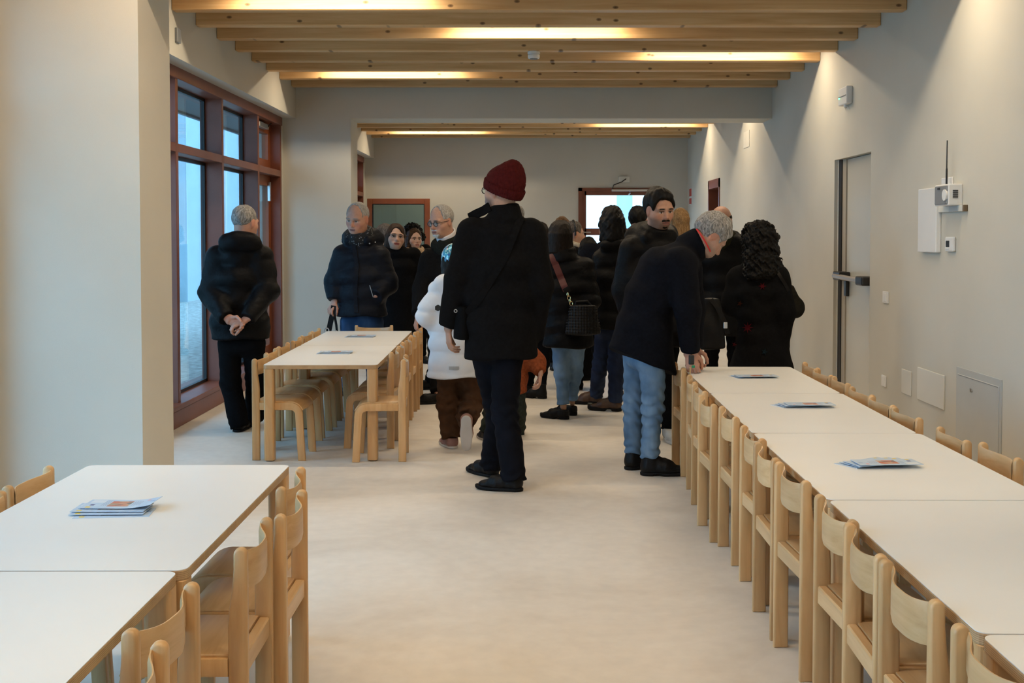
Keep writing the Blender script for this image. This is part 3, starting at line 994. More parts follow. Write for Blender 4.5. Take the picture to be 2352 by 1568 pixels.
def snet(fn, lo, hi, h):
    """surface-net mesh of fn(p) < 0 inside the box lo..hi"""
    lo = np.asarray(lo, float) - 2 * h
    hi = np.asarray(hi, float) + 2 * h
    n = np.maximum(4, np.ceil((hi - lo) / h).astype(int) + 1)
    ax = [(lo[i] + h * np.arange(n[i])).astype(np.float32) for i in range(3)]
    X, Y, Z = np.meshgrid(*ax, indexing='ij')
    Fv = np.asarray(fn(Pts(X, Y, Z)), np.float32)
    for a in range(3):
        s = [slice(None)] * 3
        for e in (0, -1):
            s[a] = e
            Fv[tuple(s)] = np.maximum(Fv[tuple(s)], h)
    ins = Fv < 0
    c = ins[:-1, :-1, :-1].astype(np.int8)
    for dx, dy, dz in ((1, 0, 0), (0, 1, 0), (0, 0, 1), (1, 1, 0), (1, 0, 1), (0, 1, 1), (1, 1, 1)):
        c = c + ins[dx:n[0] - 1 + dx, dy:n[1] - 1 + dy, dz:n[2] - 1 + dz]
    I, J, K = np.nonzero((c > 0) & (c < 8))
    if len(I) == 0:
        return np.zeros((0, 3)), np.zeros((0, 4), int)
    off = [(a, b, d) for a in (0, 1) for b in (0, 1) for d in (0, 1)]
    vals = np.stack([Fv[I + o[0], J + o[1], K + o[2]] for o in off], 1)
    acc = np.zeros((len(I), 3)); cnt = np.zeros(len(I))
    for i, oi in enumerate(off):
        for j, oj in enumerate(off):
            if j > i and sum(abs(oi[k] - oj[k]) for k in range(3)) == 1:
                va, vb = vals[:, i], vals[:, j]
                m = (va < 0) != (vb < 0)
                t = np.where(m, va / np.where(m, va - vb, 1), 0)
                pa = np.array(oi, float); pb = np.array(oj, float)
                acc += m[:, None] * (pa + t[:, None] * (pb - pa))
                cnt += m
    V = lo + h * (np.stack([I, J, K], 1) + acc / cnt[:, None])
    idx = np.full((n[0] - 1, n[1] - 1, n[2] - 1), -1, np.int32)
    idx[I, J, K] = np.arange(len(I))
    Q = []
    for a in range(3):
        b, d = (a + 1) % 3, (a + 2) % 3
        sl0 = [slice(None)] * 3; sl1 = [slice(None)] * 3
        sl0[a] = slice(0, -1); sl1[a] = slice(1, None)
        A0, A1 = ins[tuple(sl0)], ins[tuple(sl1)]
        ch = A0 != A1
        pos = np.stack(np.nonzero(ch), 1)
        ok = (pos[:, b] > 0) & (pos[:, d] > 0) & (pos[:, b] < n[b] - 1) & (pos[:, d] < n[d] - 1)
        pos = pos[ok]
        flip = ~A0[tuple(pos.T)]
        def g(db, dd):
            q = pos.copy(); q[:, b] += db; q[:, d] += dd
            return idx[tuple(q.T)]
        quad = np.stack([g(-1, -1), g(0, -1), g(0, 0), g(-1, 0)], 1)
        quad[flip] = quad[flip][:, ::-1]
        Q.append(quad)
    Q = np.concatenate(Q)
    return V, Q[(Q >= 0).all(1)]

def rotm(yaw=0, pitch=0, roll=0):
    """turn left by yaw, tip up by pitch, lean by roll (degrees) of a frame x right, y forward, z up"""
    y, p, r = map(math.radians, (yaw, pitch, roll))
    Rz = np.array([[math.cos(y), -math.sin(y), 0], [math.sin(y), math.cos(y), 0], [0, 0, 1]])
    Rx = np.array([[1, 0, 0], [0, math.cos(p), -math.sin(p)], [0, math.sin(p), math.cos(p)]])
    Ry = np.array([[math.cos(r), 0, math.sin(r)], [0, 1, 0], [-math.sin(r), 0, math.cos(r)]])
    return Rz @ Rx @ Ry

# ---- head -------------------------------------------------------------
def head_sdf(p, fem=False, child=False, mouth=0):
    sx = np.abs(p.X)
    q = Pts(sx, p.Y, p.Z)
    jw = .052 if fem else .058
    d = ell(p, (0, -.012, .032), (.077, .097, .09))
    d = smin(d, ell(p, (0, .022, -.04), (jw + .006, .066, .076)), .05)
    d = smin(d, ell(p, (0, .055, -.088), (.034 if fem else .04, .034, .026)), .035)          # chin
    d = smin(d, ell(q, (.043, .048, -.03), (.024, .026, .024)), .03)            # cheekbone
    d = smin(d, ell(q, (.028, .078, .018), (.026, .012, .009)), .02)            # brow
    # eye sockets
    d = smax(d, -ell(q, (.031, .103, -.002), (.021, .022, .013)), .014)
    d = np.minimum(d, ell(q, (.031, .0725, -.003), (.0135, .0135, .0135)))
    d = smin(d, ell(q, (.031, .078, .0065), (.0165, .010, .0045)), .004)        # upper lid
    d = smin(d, ell(q, (.031, .0775, -.0125), (.014, .009, .0035)), .005)
    # nose
    nl = .104 if fem else .110
    d = smin(d, caps(p, (0, .083, .008), (0, nl - .004, -.032), .0085, .0125), .012)
    d = smin(d, ell(q, (.0115, nl - .016, -.037), (.009, .011, .0085)), .006)
    # mouth
    d = smin(d, ell(p, (0, .083, -.066), (.030, .014, .016)), .02)
    d = smin(d, ell(p, (0, .0935, -.0625), (.022, .0075, .0042)), .004)
    d = smin(d, ell(p, (0, .0925, -.0735), (.019, .0080, .0052)), .004)
    d = smax(d, -ell(p, (0, .104, -.068), (.024, .008, .0022 + mouth)), .002)
    # ears
    R = rotm(0, 0, 0)
    d = smin(d, ell(q, (.079, -.006, -.008), (.009, .019, .032)), .008)
    d = smax(d, -ell(q, (.090, .002, -.004), (.006, .011, .020)), .006)
    # neck
    d = smin(d, caps(p, (0, -.018, -.07), (0, -.035, -.23), .050 if fem else .058, .056 if fem else .066), .04)
    return d

HEADS = {}
def head_mesh(fem, mouth=0):
    k = (fem, mouth)
    if k not in HEADS:
        HEADS[k] = snet(lambda p: head_sdf(p, fem, mouth=mouth), (-.1, -.125, -.235), (.1, .125, .13), .0042)
    return HEADS[k]

def head_color(V, skin, lips, brow, stub=None, eye=(.05, .035, .025), stubm=False, blush=.25, makeup=0.0):
    x, y, z = np.abs(V[:, 0]), V[:, 1], V[:, 2]
    col = np.tile(np.array(skin, float), (len(V), 1))
    def mix(m, c):
        nonlocal col
        m = np.clip(m, 0, 1)[:, None]
        col = col * (1 - m) + np.array(c) * m
    red = np.array(skin) * np.array([1.05, .72, .66])
    mix(blush * np.exp(-(((x - .046) / .022) ** 2 + ((z + .036) / .02) ** 2)) * (y > .02) * 1.6, red)
    mix(blush * 1.4 * np.exp(-((x / .016) ** 2 + ((z + .032) / .014) ** 2)) * (y > .09), red)
    mix(.5 * (x > .076) * (np.abs(z) < .05), red)
    if stub is not None:
        m = np.clip((-.038 - z) / .02, 0, 1) * np.clip((y + .01) / .03, 0, 1) * (z > -.125)
        m = m * (1 - np.exp(-((x / .03) ** 2 + ((z + .052) / .012) ** 2)) * (.2 if stubm else .8))
        mix(m * .62, stub)
    mix(1.2 * np.exp(-(((x - .032) / .019) ** 4 + ((z - .0205 + .12 * np.maximum(x - .035, 0)) / .0052) ** 4)) * (y > .055), brow)
    mix((np.abs(z + .0625) < .0052) * (x < .023) * (y > .086) * .9, lips)
    mix((np.abs(z + .0738) < .0062) * (x < .020) * (y > .084) * .9, lips)
    mix((np.abs(z + .068) < .0024) * (x < .024) * (y > .080), np.array(lips) * .35)
    e = np.sqrt((x - .031) ** 2 + (y - .0725) ** 2 + (z + .003) ** 2)
    on = (e < .0152) & (z < .0035) & (z > -.0105) & (y > .076)
    mix(on * 1.0, (.52, .48, .45))
    mix((on & (np.sqrt((x - .031) ** 2 + (z + .002) ** 2) < .0066)) * 1.0, eye)
    lash = (np.abs(z - .0045) < .0024) & (np.abs(x - .031) < .016) & (y > .07)
    mix(lash * (.75 + makeup), np.array(brow) * .5)
    if makeup:
        mix(makeup * np.exp(-(((x - .031) / .018) ** 2 + ((z + .001) / .011) ** 2)) * (y > .065), (.06, .035, .03))
    return col

# ---- hand: x across (thumb at -x for a right hand), y along the fingers, z = back of hand -----
HANDS = {}
def hand_mesh(curl, spread=0.0, fine=.0045):
    k = (curl, spread, fine)
    if k in HANDS:
        return HANDS[k]
    segs = []
    for i, (bx, L) in enumerate(((-.029, .066), (-.0095, .074), (.0105, .069), (.029, .055))):
        p0 = np.array([bx, .086 - .004 * abs(i - 1), .002])
        a = 0.0
        sp = (bx / .03) * (.06 + spread)
        for j, f in enumerate((.44, .30, .26)):
            a += math.radians(curl * (.7, 1.0, .8)[j] + 4 * i)
            d = np.array([math.sin(sp) * math.cos(a), math.cos(a) * math.cos(sp), -math.sin(a)])
            p1 = p0 + d * L * f * 1.12
            segs.append((p0, p1, .0092 - .0008 * j - .0006 * (i == 3), .0086 - .0009 * j - .0006 * (i == 3)))
            p0 = p1
    t0 = np.array([-.026, .018, -.006]); t1 = np.array([-.052, .05, -.016 - curl * .0002]); t2 = np.array([-.052, .078, -.022 - curl * .0004]); t3 = np.array([-.046, .1, -.028 - curl * .0006])
    segs += [(t0, t1, .0145, .0115), (t1, t2, .011, .0098), (t2, t3, .0098, .008)]
    def fn(p):
        d = esec(p, (0, .0, 0), (0, .072, 0), (.031, .0155), (.040, .0135), (1, 0, 0), .9)
        d = smin(d, esec(p, (0, -.05, 0), (0, .005, 0), (.029, .021), (.028, .018), (1, 0, 0), .5), .02)
        g = None
        for s in segs:
            e = caps(p, *s)
            d = smin(d, e, .006)
        return d
    HANDS[k] = snet(fn, (-.075, -.065, -.095), (.05, .185, .03), fine)
    return HANDS[k]

def hand_at(wrist, fdir, back, right, curl, scale, fine=.0045):
    """vertices of a hand placed at the wrist, fingers along fdir, back of the hand towards back"""
    V, Q = hand_mesh(curl, 0.0, fine)
    y = vnorm(fdir)
    z = np.asarray(back, float); z = vnorm(z - y * (z @ y))
    x = np.cross(y, z)
    V = V.copy()
    if not right:
        V[:, 0] *= -1
        Q = Q[:, ::-1]
    W = np.asarray(wrist) + scale * (V[:, :1] * x + V[:, 1:2] * y + V[:, 2:3] * z)
    return W, Q

# ---- hair -------------------------------------------------------------
def hair_fn(style, seed, L=.0, vol=.012):
    def fn(p):
        strand = wob(p, seed, 260, .0016, 4, .25) + wob(p, seed + 1, 90, .0018, 4, .4)
        if style == 'short':
            d = ell(p, (0, -.013, .034), (.077 + vol, .097 + vol, .09 + vol))
            d = smax(d, -ell(p, (0, .126, .0), (.13, .086, .100)), .010)
            d = smax(d, -ell(Pts(np.abs(p.X), p.Y, p.Z), (.098, .018, -.03), (.042, .05, .055)), .01)
            d = smax(d, -(p.Z + .075 + p.Y * .35), .02)
            return d + strand + wob(p, seed + 3, 60, .004, 4)
        if style == 'crop':       # thin, receding
            d = ell(p, (0, -.013, .032), (.077 + vol, .097 + vol, .09 + vol))
            d = smax(d, -ell(p, (0, .085, .03), (.066, .1, .098)), .01)
            d = smax(d, -ell(Pts(np.abs(p.X), p.Y, p.Z), (.09, .035, -.04), (.04, .045, .06)), .01)
            d = smax(d, -(p.Z + .07 + p.Y * .35), .02)
            return d + strand * .8
        if style == 'ring':       # bald on top
            d = ell(p, (0, -.013, .03), (.0775 + vol, .0975 + vol, .09 + vol))
            d = smax(d, p.Z - .05 + .2 * p.Y, .01)
            d = smax(d, -ell(p, (0, .10, .0), (.09, .09, .14)), .01)
            d = smax(d, -ell(Pts(np.abs(p.X), p.Y, p.Z), (.09, .03, -.04), (.04, .045, .06)), .01)
            d = smax(d, -(p.Z + .07 + p.Y * .3), .02)
            return d + strand * .6
        if style in ('bob', 'long', 'wavy'):
            d = ell(p, (0, -.016, .036), (.08 + vol, .098 + vol, .092 + vol))
            e = esec(p, (0, -.025, .02), (0, -.04, -L), (.085 + vol, .085 + vol), (.088 + vol * 1.3, .075 + vol), (1, 0, 0), .35)
            d = smin(d, e, .03)
            d = smax(d, -ell(p, (.010, .122, -.04), (.070, .092, .142)), .010)
            d = smax(d, -esec(p, (0, .09, -.1), (0, .09, -L - .1), (.068, .10), (.066, .11), (1, 0, 0), .3), .010)
            w = wob(p, seed + 3, 45, .006 if style == 'wavy' else .003, 5, .4)
            if style == 'wavy':
                w = w + wob(p, seed + 8, 130, .0028, 5, .5)
            return d + strand + w
        if style == 'curly':
            d = ell(p, (0, -.02, .025), (.118, .120, .112))
            d = smin(d, esec(p, (0, -.035, 0), (0, -.065, -L), (.125, .12), (.165, .12), (1, 0, 0), .5), .05)
            d = smax(d, -ell(p, (0, .125, -.04), (.06, .07, .09)), .012)
            return d + wob(p, seed, 80, .007, 6) + wob(p, seed + 5, 200, .0075, 7) + wob(p, seed + 7, 330, .004, 6)
    return fn

HAIRM = {}
def hair_mat(name, col, hi, rough=.5):
    if name in MATS:
        return MATS[name]
    m, nt, b = new_mat(name)
    b.inputs['Roughness'].default_value = rough + .12
    b.inputs['Specular IOR Level'].default_value = .16
    vec = coords(nt, 'Object', (150, 150, 22))
    n = node(nt, 'ShaderNodeTexNoise', Scale=1.0, Detail=3.0, Distortion=1.2)
    nt.links.new(vec, n.inputs['Vector'])
    r = ramp(nt, [(.35, col), (.7, hi)])
    nt.links.new(n.outputs['Fac'], r.inputs['Fac'])
    nt.links.new(r.outputs['Color'], b.inputs['Base Color'])
    bp = node(nt, 'ShaderNodeBump', Strength=.45, Distance=.004)
    nt.links.new(n.outputs['Fac'], bp.inputs['Height'])
    nt.links.new(bp.outputs['Normal'], b.inputs['Normal'])
    MATS[name] = m
    return m

def skin_mat():
    m, nt, b = new_mat('skin')
    at_ = nt.nodes.new('ShaderNodeAttribute')
    at_.attribute_name = 'Col'
    vec = coords(nt)
    n = node(nt, 'ShaderNodeTexNoise', Scale=70.0, Detail=4.0)
    nt.links.new(vec, n.inputs['Vector'])
    r = ramp(nt, [(.3, (.90, .88, .87)), (.7, (1, 1, 1))])
    nt.links.new(n.outputs['Fac'], r.inputs['Fac'])
    mx = node(nt, 'ShaderNodeMix', data_type='RGBA', blend_type='MULTIPLY')
    mx.inputs['Factor'].default_value = 1.0
    nt.links.new(at_.outputs['Color'], mx.inputs['A'])
    nt.links.new(r.outputs['Color'], mx.inputs['B'])
    nt.links.new(mx.outputs['Result'], b.inputs['Base Color'])
    b.inputs['Roughness'].default_value = .5
    b.inputs['Specular IOR Level'].default_value = .35
    b.inputs['Subsurface Weight'].default_value = .06
    b.inputs['Subsurface Radius'].default_value = (.012, .005, .003)
    b.inputs['Subsurface Scale'].default_value = .3
    return m
SKIN = skin_mat()

def cloth(name, col, rough=.85, scale=60, var=.25, weave=.3, spec=.08, sheen=.0, bscale=500):
    return plain(name, col, rough, noise=var, nscale=scale, bump=weave, bscale=bscale, spec=spec, sheen=sheen)

def denim(name, lo, mid, hi):
    if name in MATS:
        return MATS[name]
    m, nt, b = new_mat(name)
    b.inputs['Roughness'].default_value = .85
    b.inputs['Specular IOR Level'].default_value = .1
    vec = coords(nt, 'Object', (9, 9, 5))
    n = node(nt, 'ShaderNodeTexNoise', Scale=1.0, Detail=5.0)
    nt.links.new(vec, n.inputs['Vector'])
    r = ramp(nt, [(.3, lo), (.5, mid), (.72, hi)])
    nt.links.new(n.outputs['Fac'], r.inputs['Fac'])
    nt.links.new(r.outputs['Color'], b.inputs['Base Color'])
    n2 = node(nt, 'ShaderNodeTexNoise', Scale=60.0, Detail=3.0)
    nt.links.new(vec, n2.inputs['Vector'])
    bp = node(nt, 'ShaderNodeBump', Strength=.3, Distance=.005)
    nt.links.new(n2.outputs['Fac'], bp.inputs['Height'])
    nt.links.new(bp.outputs['Normal'], b.inputs['Normal'])
    MATS[name] = m
    return m

BLK = lambda n, v, r=.85, **k: cloth(n, v, r, **k)
M_WOOL = BLK('black_wool', (.0056, .0056, .0064), .95)
M_NAVYWOOL = BLK('dark_navy_wool', (.0052, .0058, .0090), .95)
M_PUFF = plain('black_nylon', (.0032, .0032, .0039), .52, noise=.2, nscale=30, bump=.25, bscale=60, spec=.10)
M_NAVYPUFF = plain('navy_nylon', (.0050, .0068, .0120), .55, noise=.2, nscale=30, bump=.25, bscale=60, spec=.12)
M_WHITEPUFF = plain('white_nylon', (.70, .71, .74), .55, noise=.03, nscale=12, bump=.12, bscale=50, spec=.35)
M_ORANGE = cloth('orange_jacket', (.24, .058, .020), .8)
M_BLACKTR = BLK('black_trousers', (.0035, .0035, .0042), .9)
M_DARKJEAN = denim('dark_denim', (.0022, .0026, .0048), (.003, .0036, .0066), (.005, .006, .011))
M_JEAN = denim('light_denim', (.075, .135, .22), (.12, .20, .31), (.20, .30, .42))
M_MIDJEAN = denim('mid_denim', (.012, .03, .075), (.02, .045, .10), (.04, .08, .16))
M_NAVYJEAN = denim('navy_denim', (.010, .014, .03), (.016, .024, .05), (.03, .045, .085))
M_BROWNTR = cloth('brown_trousers', (.060, .028, .014), .8, scale=20)
M_GREENTR = cloth('dark_green_trousers', (.026, .032, .026), .85)
M_LEATHER = plain('black_leather', (.0035, .0035, .0042), .5, noise=.2, nscale=40, bump=.15, bscale=120, spec=.22)
M_SOLE = plain('black_rubber', (.006, .006, .007), .6, noise=.1, spec=.15)
M_BROWNLEA = plain('brown_leather', (.055, .024, .011), .5, noise=.3, nscale=25, bump=.2, bscale=90)
M_GREYSOLE = plain('pale_rubber', (.48, .44, .40), .6, noise=.06)
M_GREYSHOE = plain('grey_canvas', (.40, .39, .36), .7, noise=.15)
M_BURG = cloth('burgundy_knit', (.060, .008, .008), .95)
M_RED = plain('red_trim', (.62, .02, .02), .7)

FEET = {}
def shoe_meshes(kind):
    """upper and sole; heel at y = -.08, toe at y = +.19, ground at z = 0"""
    if kind in FEET:
        return FEET[kind]
    high = {'boot': .15, 'laceboot': .12, 'pointed': .13}.get(kind, .085)
    wide = .044 if kind != 'pointed' else .040
    toe = .195 if kind != 'pointed' else .225
    so = .035 if kind in ('loafer', 'boot', 'laceboot') else .022
    def up(p):
        d = esec(p, (0, -.045, .045), (0, .07, .045), (.036, .04), (wide, .038), (1, 0, 0), .9)
        d = smin(d, esec(p, (0, .06, .04), (0, toe - .045, .032), (wide, .036), (.036 if kind != 'pointed' else .022, .022), (1, 0, 0), 1.4), .03)
        d = smin(d, caps(p, (0, -.035, .05), (0, -.035, high), .040, .042), .035)
        d = smin(d, caps(p, (0, -.01, .09), (0, .075, .062), .03, .03), .03)
        d = smax(d, so * .7 - p.Z, .006)
        d = smax(d, p.Z - high, .008)
        return d + .0008 * np.sin(p.Y * 160)
    def sole(p):
        out = esec(p, (0, -.045, 0), (0, .07, 0), (.041, .043), (wide + .006, .043), (1, 0, 0), 1.0)
        q = Pts(p.X, p.Y, p.Z * 0)
        out = esec(q, (0, -.042, 0), (0, .07, 0), (.040, .4), (wide + .004, .4), (1, 0, 0), 1.1)
        out = np.minimum(out, esec(q, (0, .07, 0), (0, toe - .045, 0), (wide + .004, .4), (.038 if kind != 'pointed' else .024, .4), (1, 0, 0), 1.35))
        lift = np.maximum(p.Y - .12, 0) ** 2 * 1.6
        d = smax(out, np.abs(p.Z - so / 2 - lift) - so / 2, .006)
        if so > .03 or kind == 'pointed':
            d = smax(d, -(np.maximum(np.abs(p.Y - .02) - .025, p.Z - so * .45)), .004)
        return d
    U = snet(up, (-.07, -.11, -.01), (.07, .26, .17), .0065)
    S = snet(sole, (-.07, -.11, -.01), (.07, .26, .07), .0065)
    FEET[kind] = (U, S)
    return FEET[kind]

STD = dict(pelvis=(0, 0, .95), waist=(0, .0, 1.08), chest=(0, .0, 1.27), neck=(0, -.01, 1.475), head=(0, .03, 1.625),
           shR=(.175, 0, 1.405), elR=(.235, -.03, 1.12), wrR=(.245, .05, .87), shL=(-.175, 0, 1.405), elL=(-.235, -.03, 1.12), wrL=(-.245, .05, .87),
           hipR=(.085, 0, .90), knR=(.095, .03, .49), anR=(.10, -.01, .085), hipL=(-.085, 0, .90), knL=(-.095, .03, .49), anL=(-.10, -.01, .085))

class Person:
    pass

def person(label, px, Y, H, heading, over=None, turn=(0, 0, 0), headscale=1.0, bulk=1.0,
           skin=(.50, .30, .215), lips=(.33, .12, .10), brow=(.05, .035, .03), stub=None, stubm=False, fem=False, blush=.25, makeup=0, mouth=0,
           hair=None, hairmat=None, jacket=None, trousers=None, shoes=('sneaker', M_LEATHER, M_SOLE), toes=None, hands=None, fine=.011, seed=1, scale_w=1.0):
    """px = pixel column of the feet; over = joints given as (px, py, depth offset)"""
    P = Person()
    rg = random.Random(seed)
    k = H / 1.75
    base = at(px, HORIZON, Y); base[2] = 0
    h = math.radians(heading)
    Rz = np.array([[math.cos(h), -math.sin(h), 0], [math.sin(h), math.cos(h), 0], [0, 0, 1]])
    J = {n: Rz @ (np.array(v, float) * k * np.array([scale_w, 1, 1])) for n, v in STD.items()}
    for n, v in (over or {}).items():
        J[n] = at(v[0], v[1], Y + (v[2] if len(v) > 2 else 0)) - base
    if over and 'waist' not in over and ('pelvis' in over or 'chest' in over):
        J['waist'] = (J['pelvis'] + J['chest']) / 2
    root = tag(empty('person', tuple(base)), label, 'person')
    P.root, P.J, P.base, P.Y, P.k, P.label = root, J, base, Y, k, label
    lat = Rz @ np.array([1.0, 0, 0])
    fwd = Rz @ np.array([0, 1.0, 0])
    P.lat, P.fwd = lat, fwd
    g = 1.0 * k
    # ---------------- jacket
    j = dict(mat=M_WOOL, bulk=.012, hem=.78, hw=(.20, .15), quilt=None, collar=.03, hood=False, slope=0, wv=.0035, slv=1.0, drop=None)
    j.update(jacket or {})
    bk = j['bulk']
    hemz = j['hem']
    hc = J['pelvis'].copy() if j['drop'] is None else J['pelvis'] + np.array(j['drop'])
    hc[2] = hemz - .05
    ck = 1.0 * g * bulk
    def jac(p):
        W = bk
        d = esec(p, hc, J['pelvis'], (j['hw'][0] * ck + W, j['hw'][1] * ck + W), (.172 * ck + W, .125 * ck + W), lat)
        d = smin(d, esec(p, J['pelvis'], J['waist'], (.172 * ck + W, .125 * ck + W), (.165 * ck + W, .118 * ck + W), lat), .06)
        d = smin(d, esec(p, J['waist'], J['chest'], (.165 * ck + W, .118 * ck + W), (.172 * ck + W, .125 * ck + W), lat), .06)
        shc = (J['shR'] + J['shL']) / 2
        sl = vnorm(J['shR'] - J['shL'])
        d = smin(d, esec(p, J['chest'], shc, (.172 * ck + W, .125 * ck + W), (.15 * ck + W, .085 * ck + W), sl), .06)
        d = smin(d, esec(p, shc, J['neck'], (.14 * ck + W, .08 * ck + W), (.062 * g + W, .064 * g + W), sl, .4), .07)
        for s in 'RL':
            a, b, c = J['sh' + s], J['el' + s], J['wr' + s]
            e = caps(p, a, b, .066 * g * j['slv'] + W, .056 * g * j['slv'] + W)
            e = smin(e, caps(p, b, c, .056 * g * j['slv'] + W, .040 * g * j['slv'] + W * .7), .03)
            cd = vnorm(c - b)
            cut = (p.X - c[0]) * cd[0] + (p.Y - c[1]) * cd[1] + (p.Z - c[2]) * cd[2]
            e = smax(e, cut, .008)
            if j['quilt']:
                tt = (p.Z - a[2])
                e = e - j['quilt'][1] * (np.abs(np.sin(math.pi * tt / (j['quilt'][0] * .9))) ** .45 - .7)
            d = smin(d, e, .035)
        if j['collar']:
            nd = vnorm(J['head'] - J['neck'])
            r = j.get('cr', .066) * g + W * .7
            c = esec(p, J['neck'] - nd * .03, J['neck'] + nd * j['collar'], (r + .012, r + .012), (r, r), sl, .15)
            d = smin(d, c, .025)
        if j['hood']:
            hs = j['hood'] if isinstance(j['hood'], (int, float)) and not isinstance(j['hood'], bool) else 1.0
            hb = J['neck'] - fwd * .085 * g + np.array([0, 0, -.005])
            R = np.stack([lat, fwd, np.array([0, 0, 1.0])], 1)
            d = smin(d, ell(p, hb, (.135 * g * hs, .075 * g * hs, .075 * g * hs), R), .03)
            for s in (-1, 1):
                d = smin(d, caps(p, hb + lat * s * .1 * g, J['neck'] + lat * s * .085 * g + fwd * .07 * g - np.array([0, 0, .02]), .045 * g * hs, .032 * g * hs), .03)
        if j['quilt']:
            q = np.abs(np.sin(math.pi * (p.Z + .02 * np.sin(p.X * 9 + seed) + .01 * np.sin(p.X * 23)) / j['quilt'][0]))
            d = d - j['quilt'][1] * (q ** .45 - .7)
        d = d + wob(p, seed, 16, j['wv'], 5, .7) + wob(p, seed + 9, 45, j['wv'] * .45, 5)
        hz = hemz + j['slope'] * (p.X * lat[0] + p.Y * lat[1]) + j.get('slopey', 0) * (p.X * fwd[0] + p.Y * fwd[1]) + .006 * np.sin(p.X * 17 + p.Y * 13 + seed)
        return smax(d, np.where(p.Z < hemz + .35, hz - p.Z, -1), .012)
    pts = np.array([J[n] for n in J if not n.startswith(('kn', 'an'))] + [hc])
    lo, hi = pts.min(0) - .22, pts.max(0) + .22
    lo[2] = max(hemz - .25, pts[:, 2].min() - .2)
    hi[2] = min(hi[2], J['neck'][2] + .16)
    V, Q = snet(jac, lo, hi, fine)
    P.jac = jac
    P.jacket = link(j.get('name', 'jacket'), mesh_np('jacket', V, Q), j['mat'], root)
    # ---------------- trousers
    t = dict(mat=M_BLACKTR, rt=.078, rk=.058, ra=.048, end=.0, wr=.004, z0=.0)
    t.update(trousers or {})
    def tro(p):
        d = esec(p, (J['hipR'] + J['hipL']) / 2 - np.array([0, 0, .02]), J['pelvis'], (.15 * g * bulk, .105 * g * bulk), (.15 * g * bulk, .10 * g * bulk), lat)
        out = None
        for s in 'RL':
            a, b, c = J['hip' + s], J['kn' + s], J['an' + s]
            e = caps(p, a, b, t['rt'] * g * bulk, t['rk'] * g)
            cd = vnorm(c - b)
            c2 = c + cd * t['end']
            f = caps(p, b, c2, t['rk'] * g, t['ra'] * g)
            cut = (p.X - c2[0]) * cd[0] + (p.Y - c2[1]) * cd[1] + (p.Z - c2[2]) * cd[2]
            f = smax(f, cut, .006)
            e = smin(e, f, .03)
            bn = (p.Z - b[2])
            e = e + t['wr'] * np.sin(p.Z * 95 + p.X * 30 + 2 * np.sin(p.X * 40 + p.Y * 30)) * (.35 + np.exp(-(bn / .10) ** 2)) \
                + t['wr'] * 1.2 * np.sin(p.Z * 120 + 3 * np.sin(p.X * 30)) * np.exp(-((p.Z - c2[2]) / .09) ** 2)
            out = e if out is None else smin(out, e, .02)
        d = smin(d, out, .04)
        return d + wob(p, seed + 4, 30, .003, 4, .8)
    pts = np.array([J[n] for n in ('pelvis', 'hipR', 'hipL', 'knR', 'knL', 'anR', 'anL')])
    V, Q = snet(tro, pts.min(0) - .15, pts.max(0) + np.array([.15, .15, .02]), max(fine, .010))
    link('trousers', mesh_np('trousers', V, Q), t['mat'], root)
    # ---------------- shoes
    if shoes:
        (U, S) = shoe_meshes(shoes[0])
        for s in 'RL':
            td = (toes or {}).get(s, (0, 0))       # yaw (deg relative to heading), pitch (deg, toe down positive)
            R = Rz @ rotm(td[0], -td[1], 0)
            sc = k * (shoes[3] if len(shoes) > 3 else 1.0)
            an = J['an' + s]
            org = an - R @ np.array([0, -.03, .085]) * sc if td[1] else np.array([an[0], an[1], 0]) - R @ np.array([0, -.03, 0]) * sc
            so = link('shoe', mesh_np('shoe', org + sc * U[0] @ R.T, U[1]), shoes[1], root)
            link('sole', mesh_np('sole', org + sc * S[0] @ R.T, S[1]), shoes[2], so)
    # ---------------- body: head, neck, hands and what is under the clothes, one mesh
    Rh = Rz @ rotm(*turn)
    P.Rh = Rh
    hs = headscale * (.5 + .5 * k) if headscale == 1.0 else headscale
    P.hs = hs
    HV, HQ = head_mesh(fem, mouth)
    hw_ = J['head'] + hs * HV @ Rh.T
    wn = np.clip((-.085 - HV[:, 2]) / .13, 0, 1)[:, None]
    wn = wn * wn * (3 - 2 * wn)
    tgt = J['neck'] + hs * (HV[:, :1] * lat + (HV[:, 1:2] + .03) * fwd)
    VV = [hw_ * (1 - wn) + tgt * wn]
    CC = [head_color(HV, skin, lips, brow, stub, stubm=stubm, blush=blush, makeup=makeup)]
    QQ = [HQ]
    nV = len(HV)
    def bodyf(p):
        d = esec(p, J['pelvis'], J['chest'], (.13 * g, .09 * g), (.13 * g, .09 * g), lat)
        d = smin(d, esec(p, J['chest'], (J['neck'] + J['chest']) / 2, (.13 * g, .09 * g), (.11 * g, .07 * g), lat), .04)
        d = smin(d, caps(p, (J['neck'] + J['chest']) / 2, J['neck'], .07 * g, .045 * g), .04)
        for s in 'RL':
            d = smin(d, caps(p, J['sh' + s], J['el' + s], .045 * g, .035 * g), .03)
            d = smin(d, caps(p, J['el' + s], J['wr' + s], .035 * g, .026 * g), .02)
            d = smin(d, caps(p, J['hip' + s], J['kn' + s], .06 * g, .042 * g), .03)
            d = smin(d, caps(p, J['kn' + s], J['an' + s], .042 * g, .032 * g), .02)
        return d
    pts = np.array(list(J.values()))
    BV, BQ = snet(bodyf, pts.min(0) - .1, pts.max(0) + .02, .024)
    VV.append(BV); CC.append(np.tile(np.array(skin, float), (len(BV), 1))); QQ.append(BQ + nV); nV += len(BV)
    hd = dict(R=None, L=None)
    hd.update(hands or {})
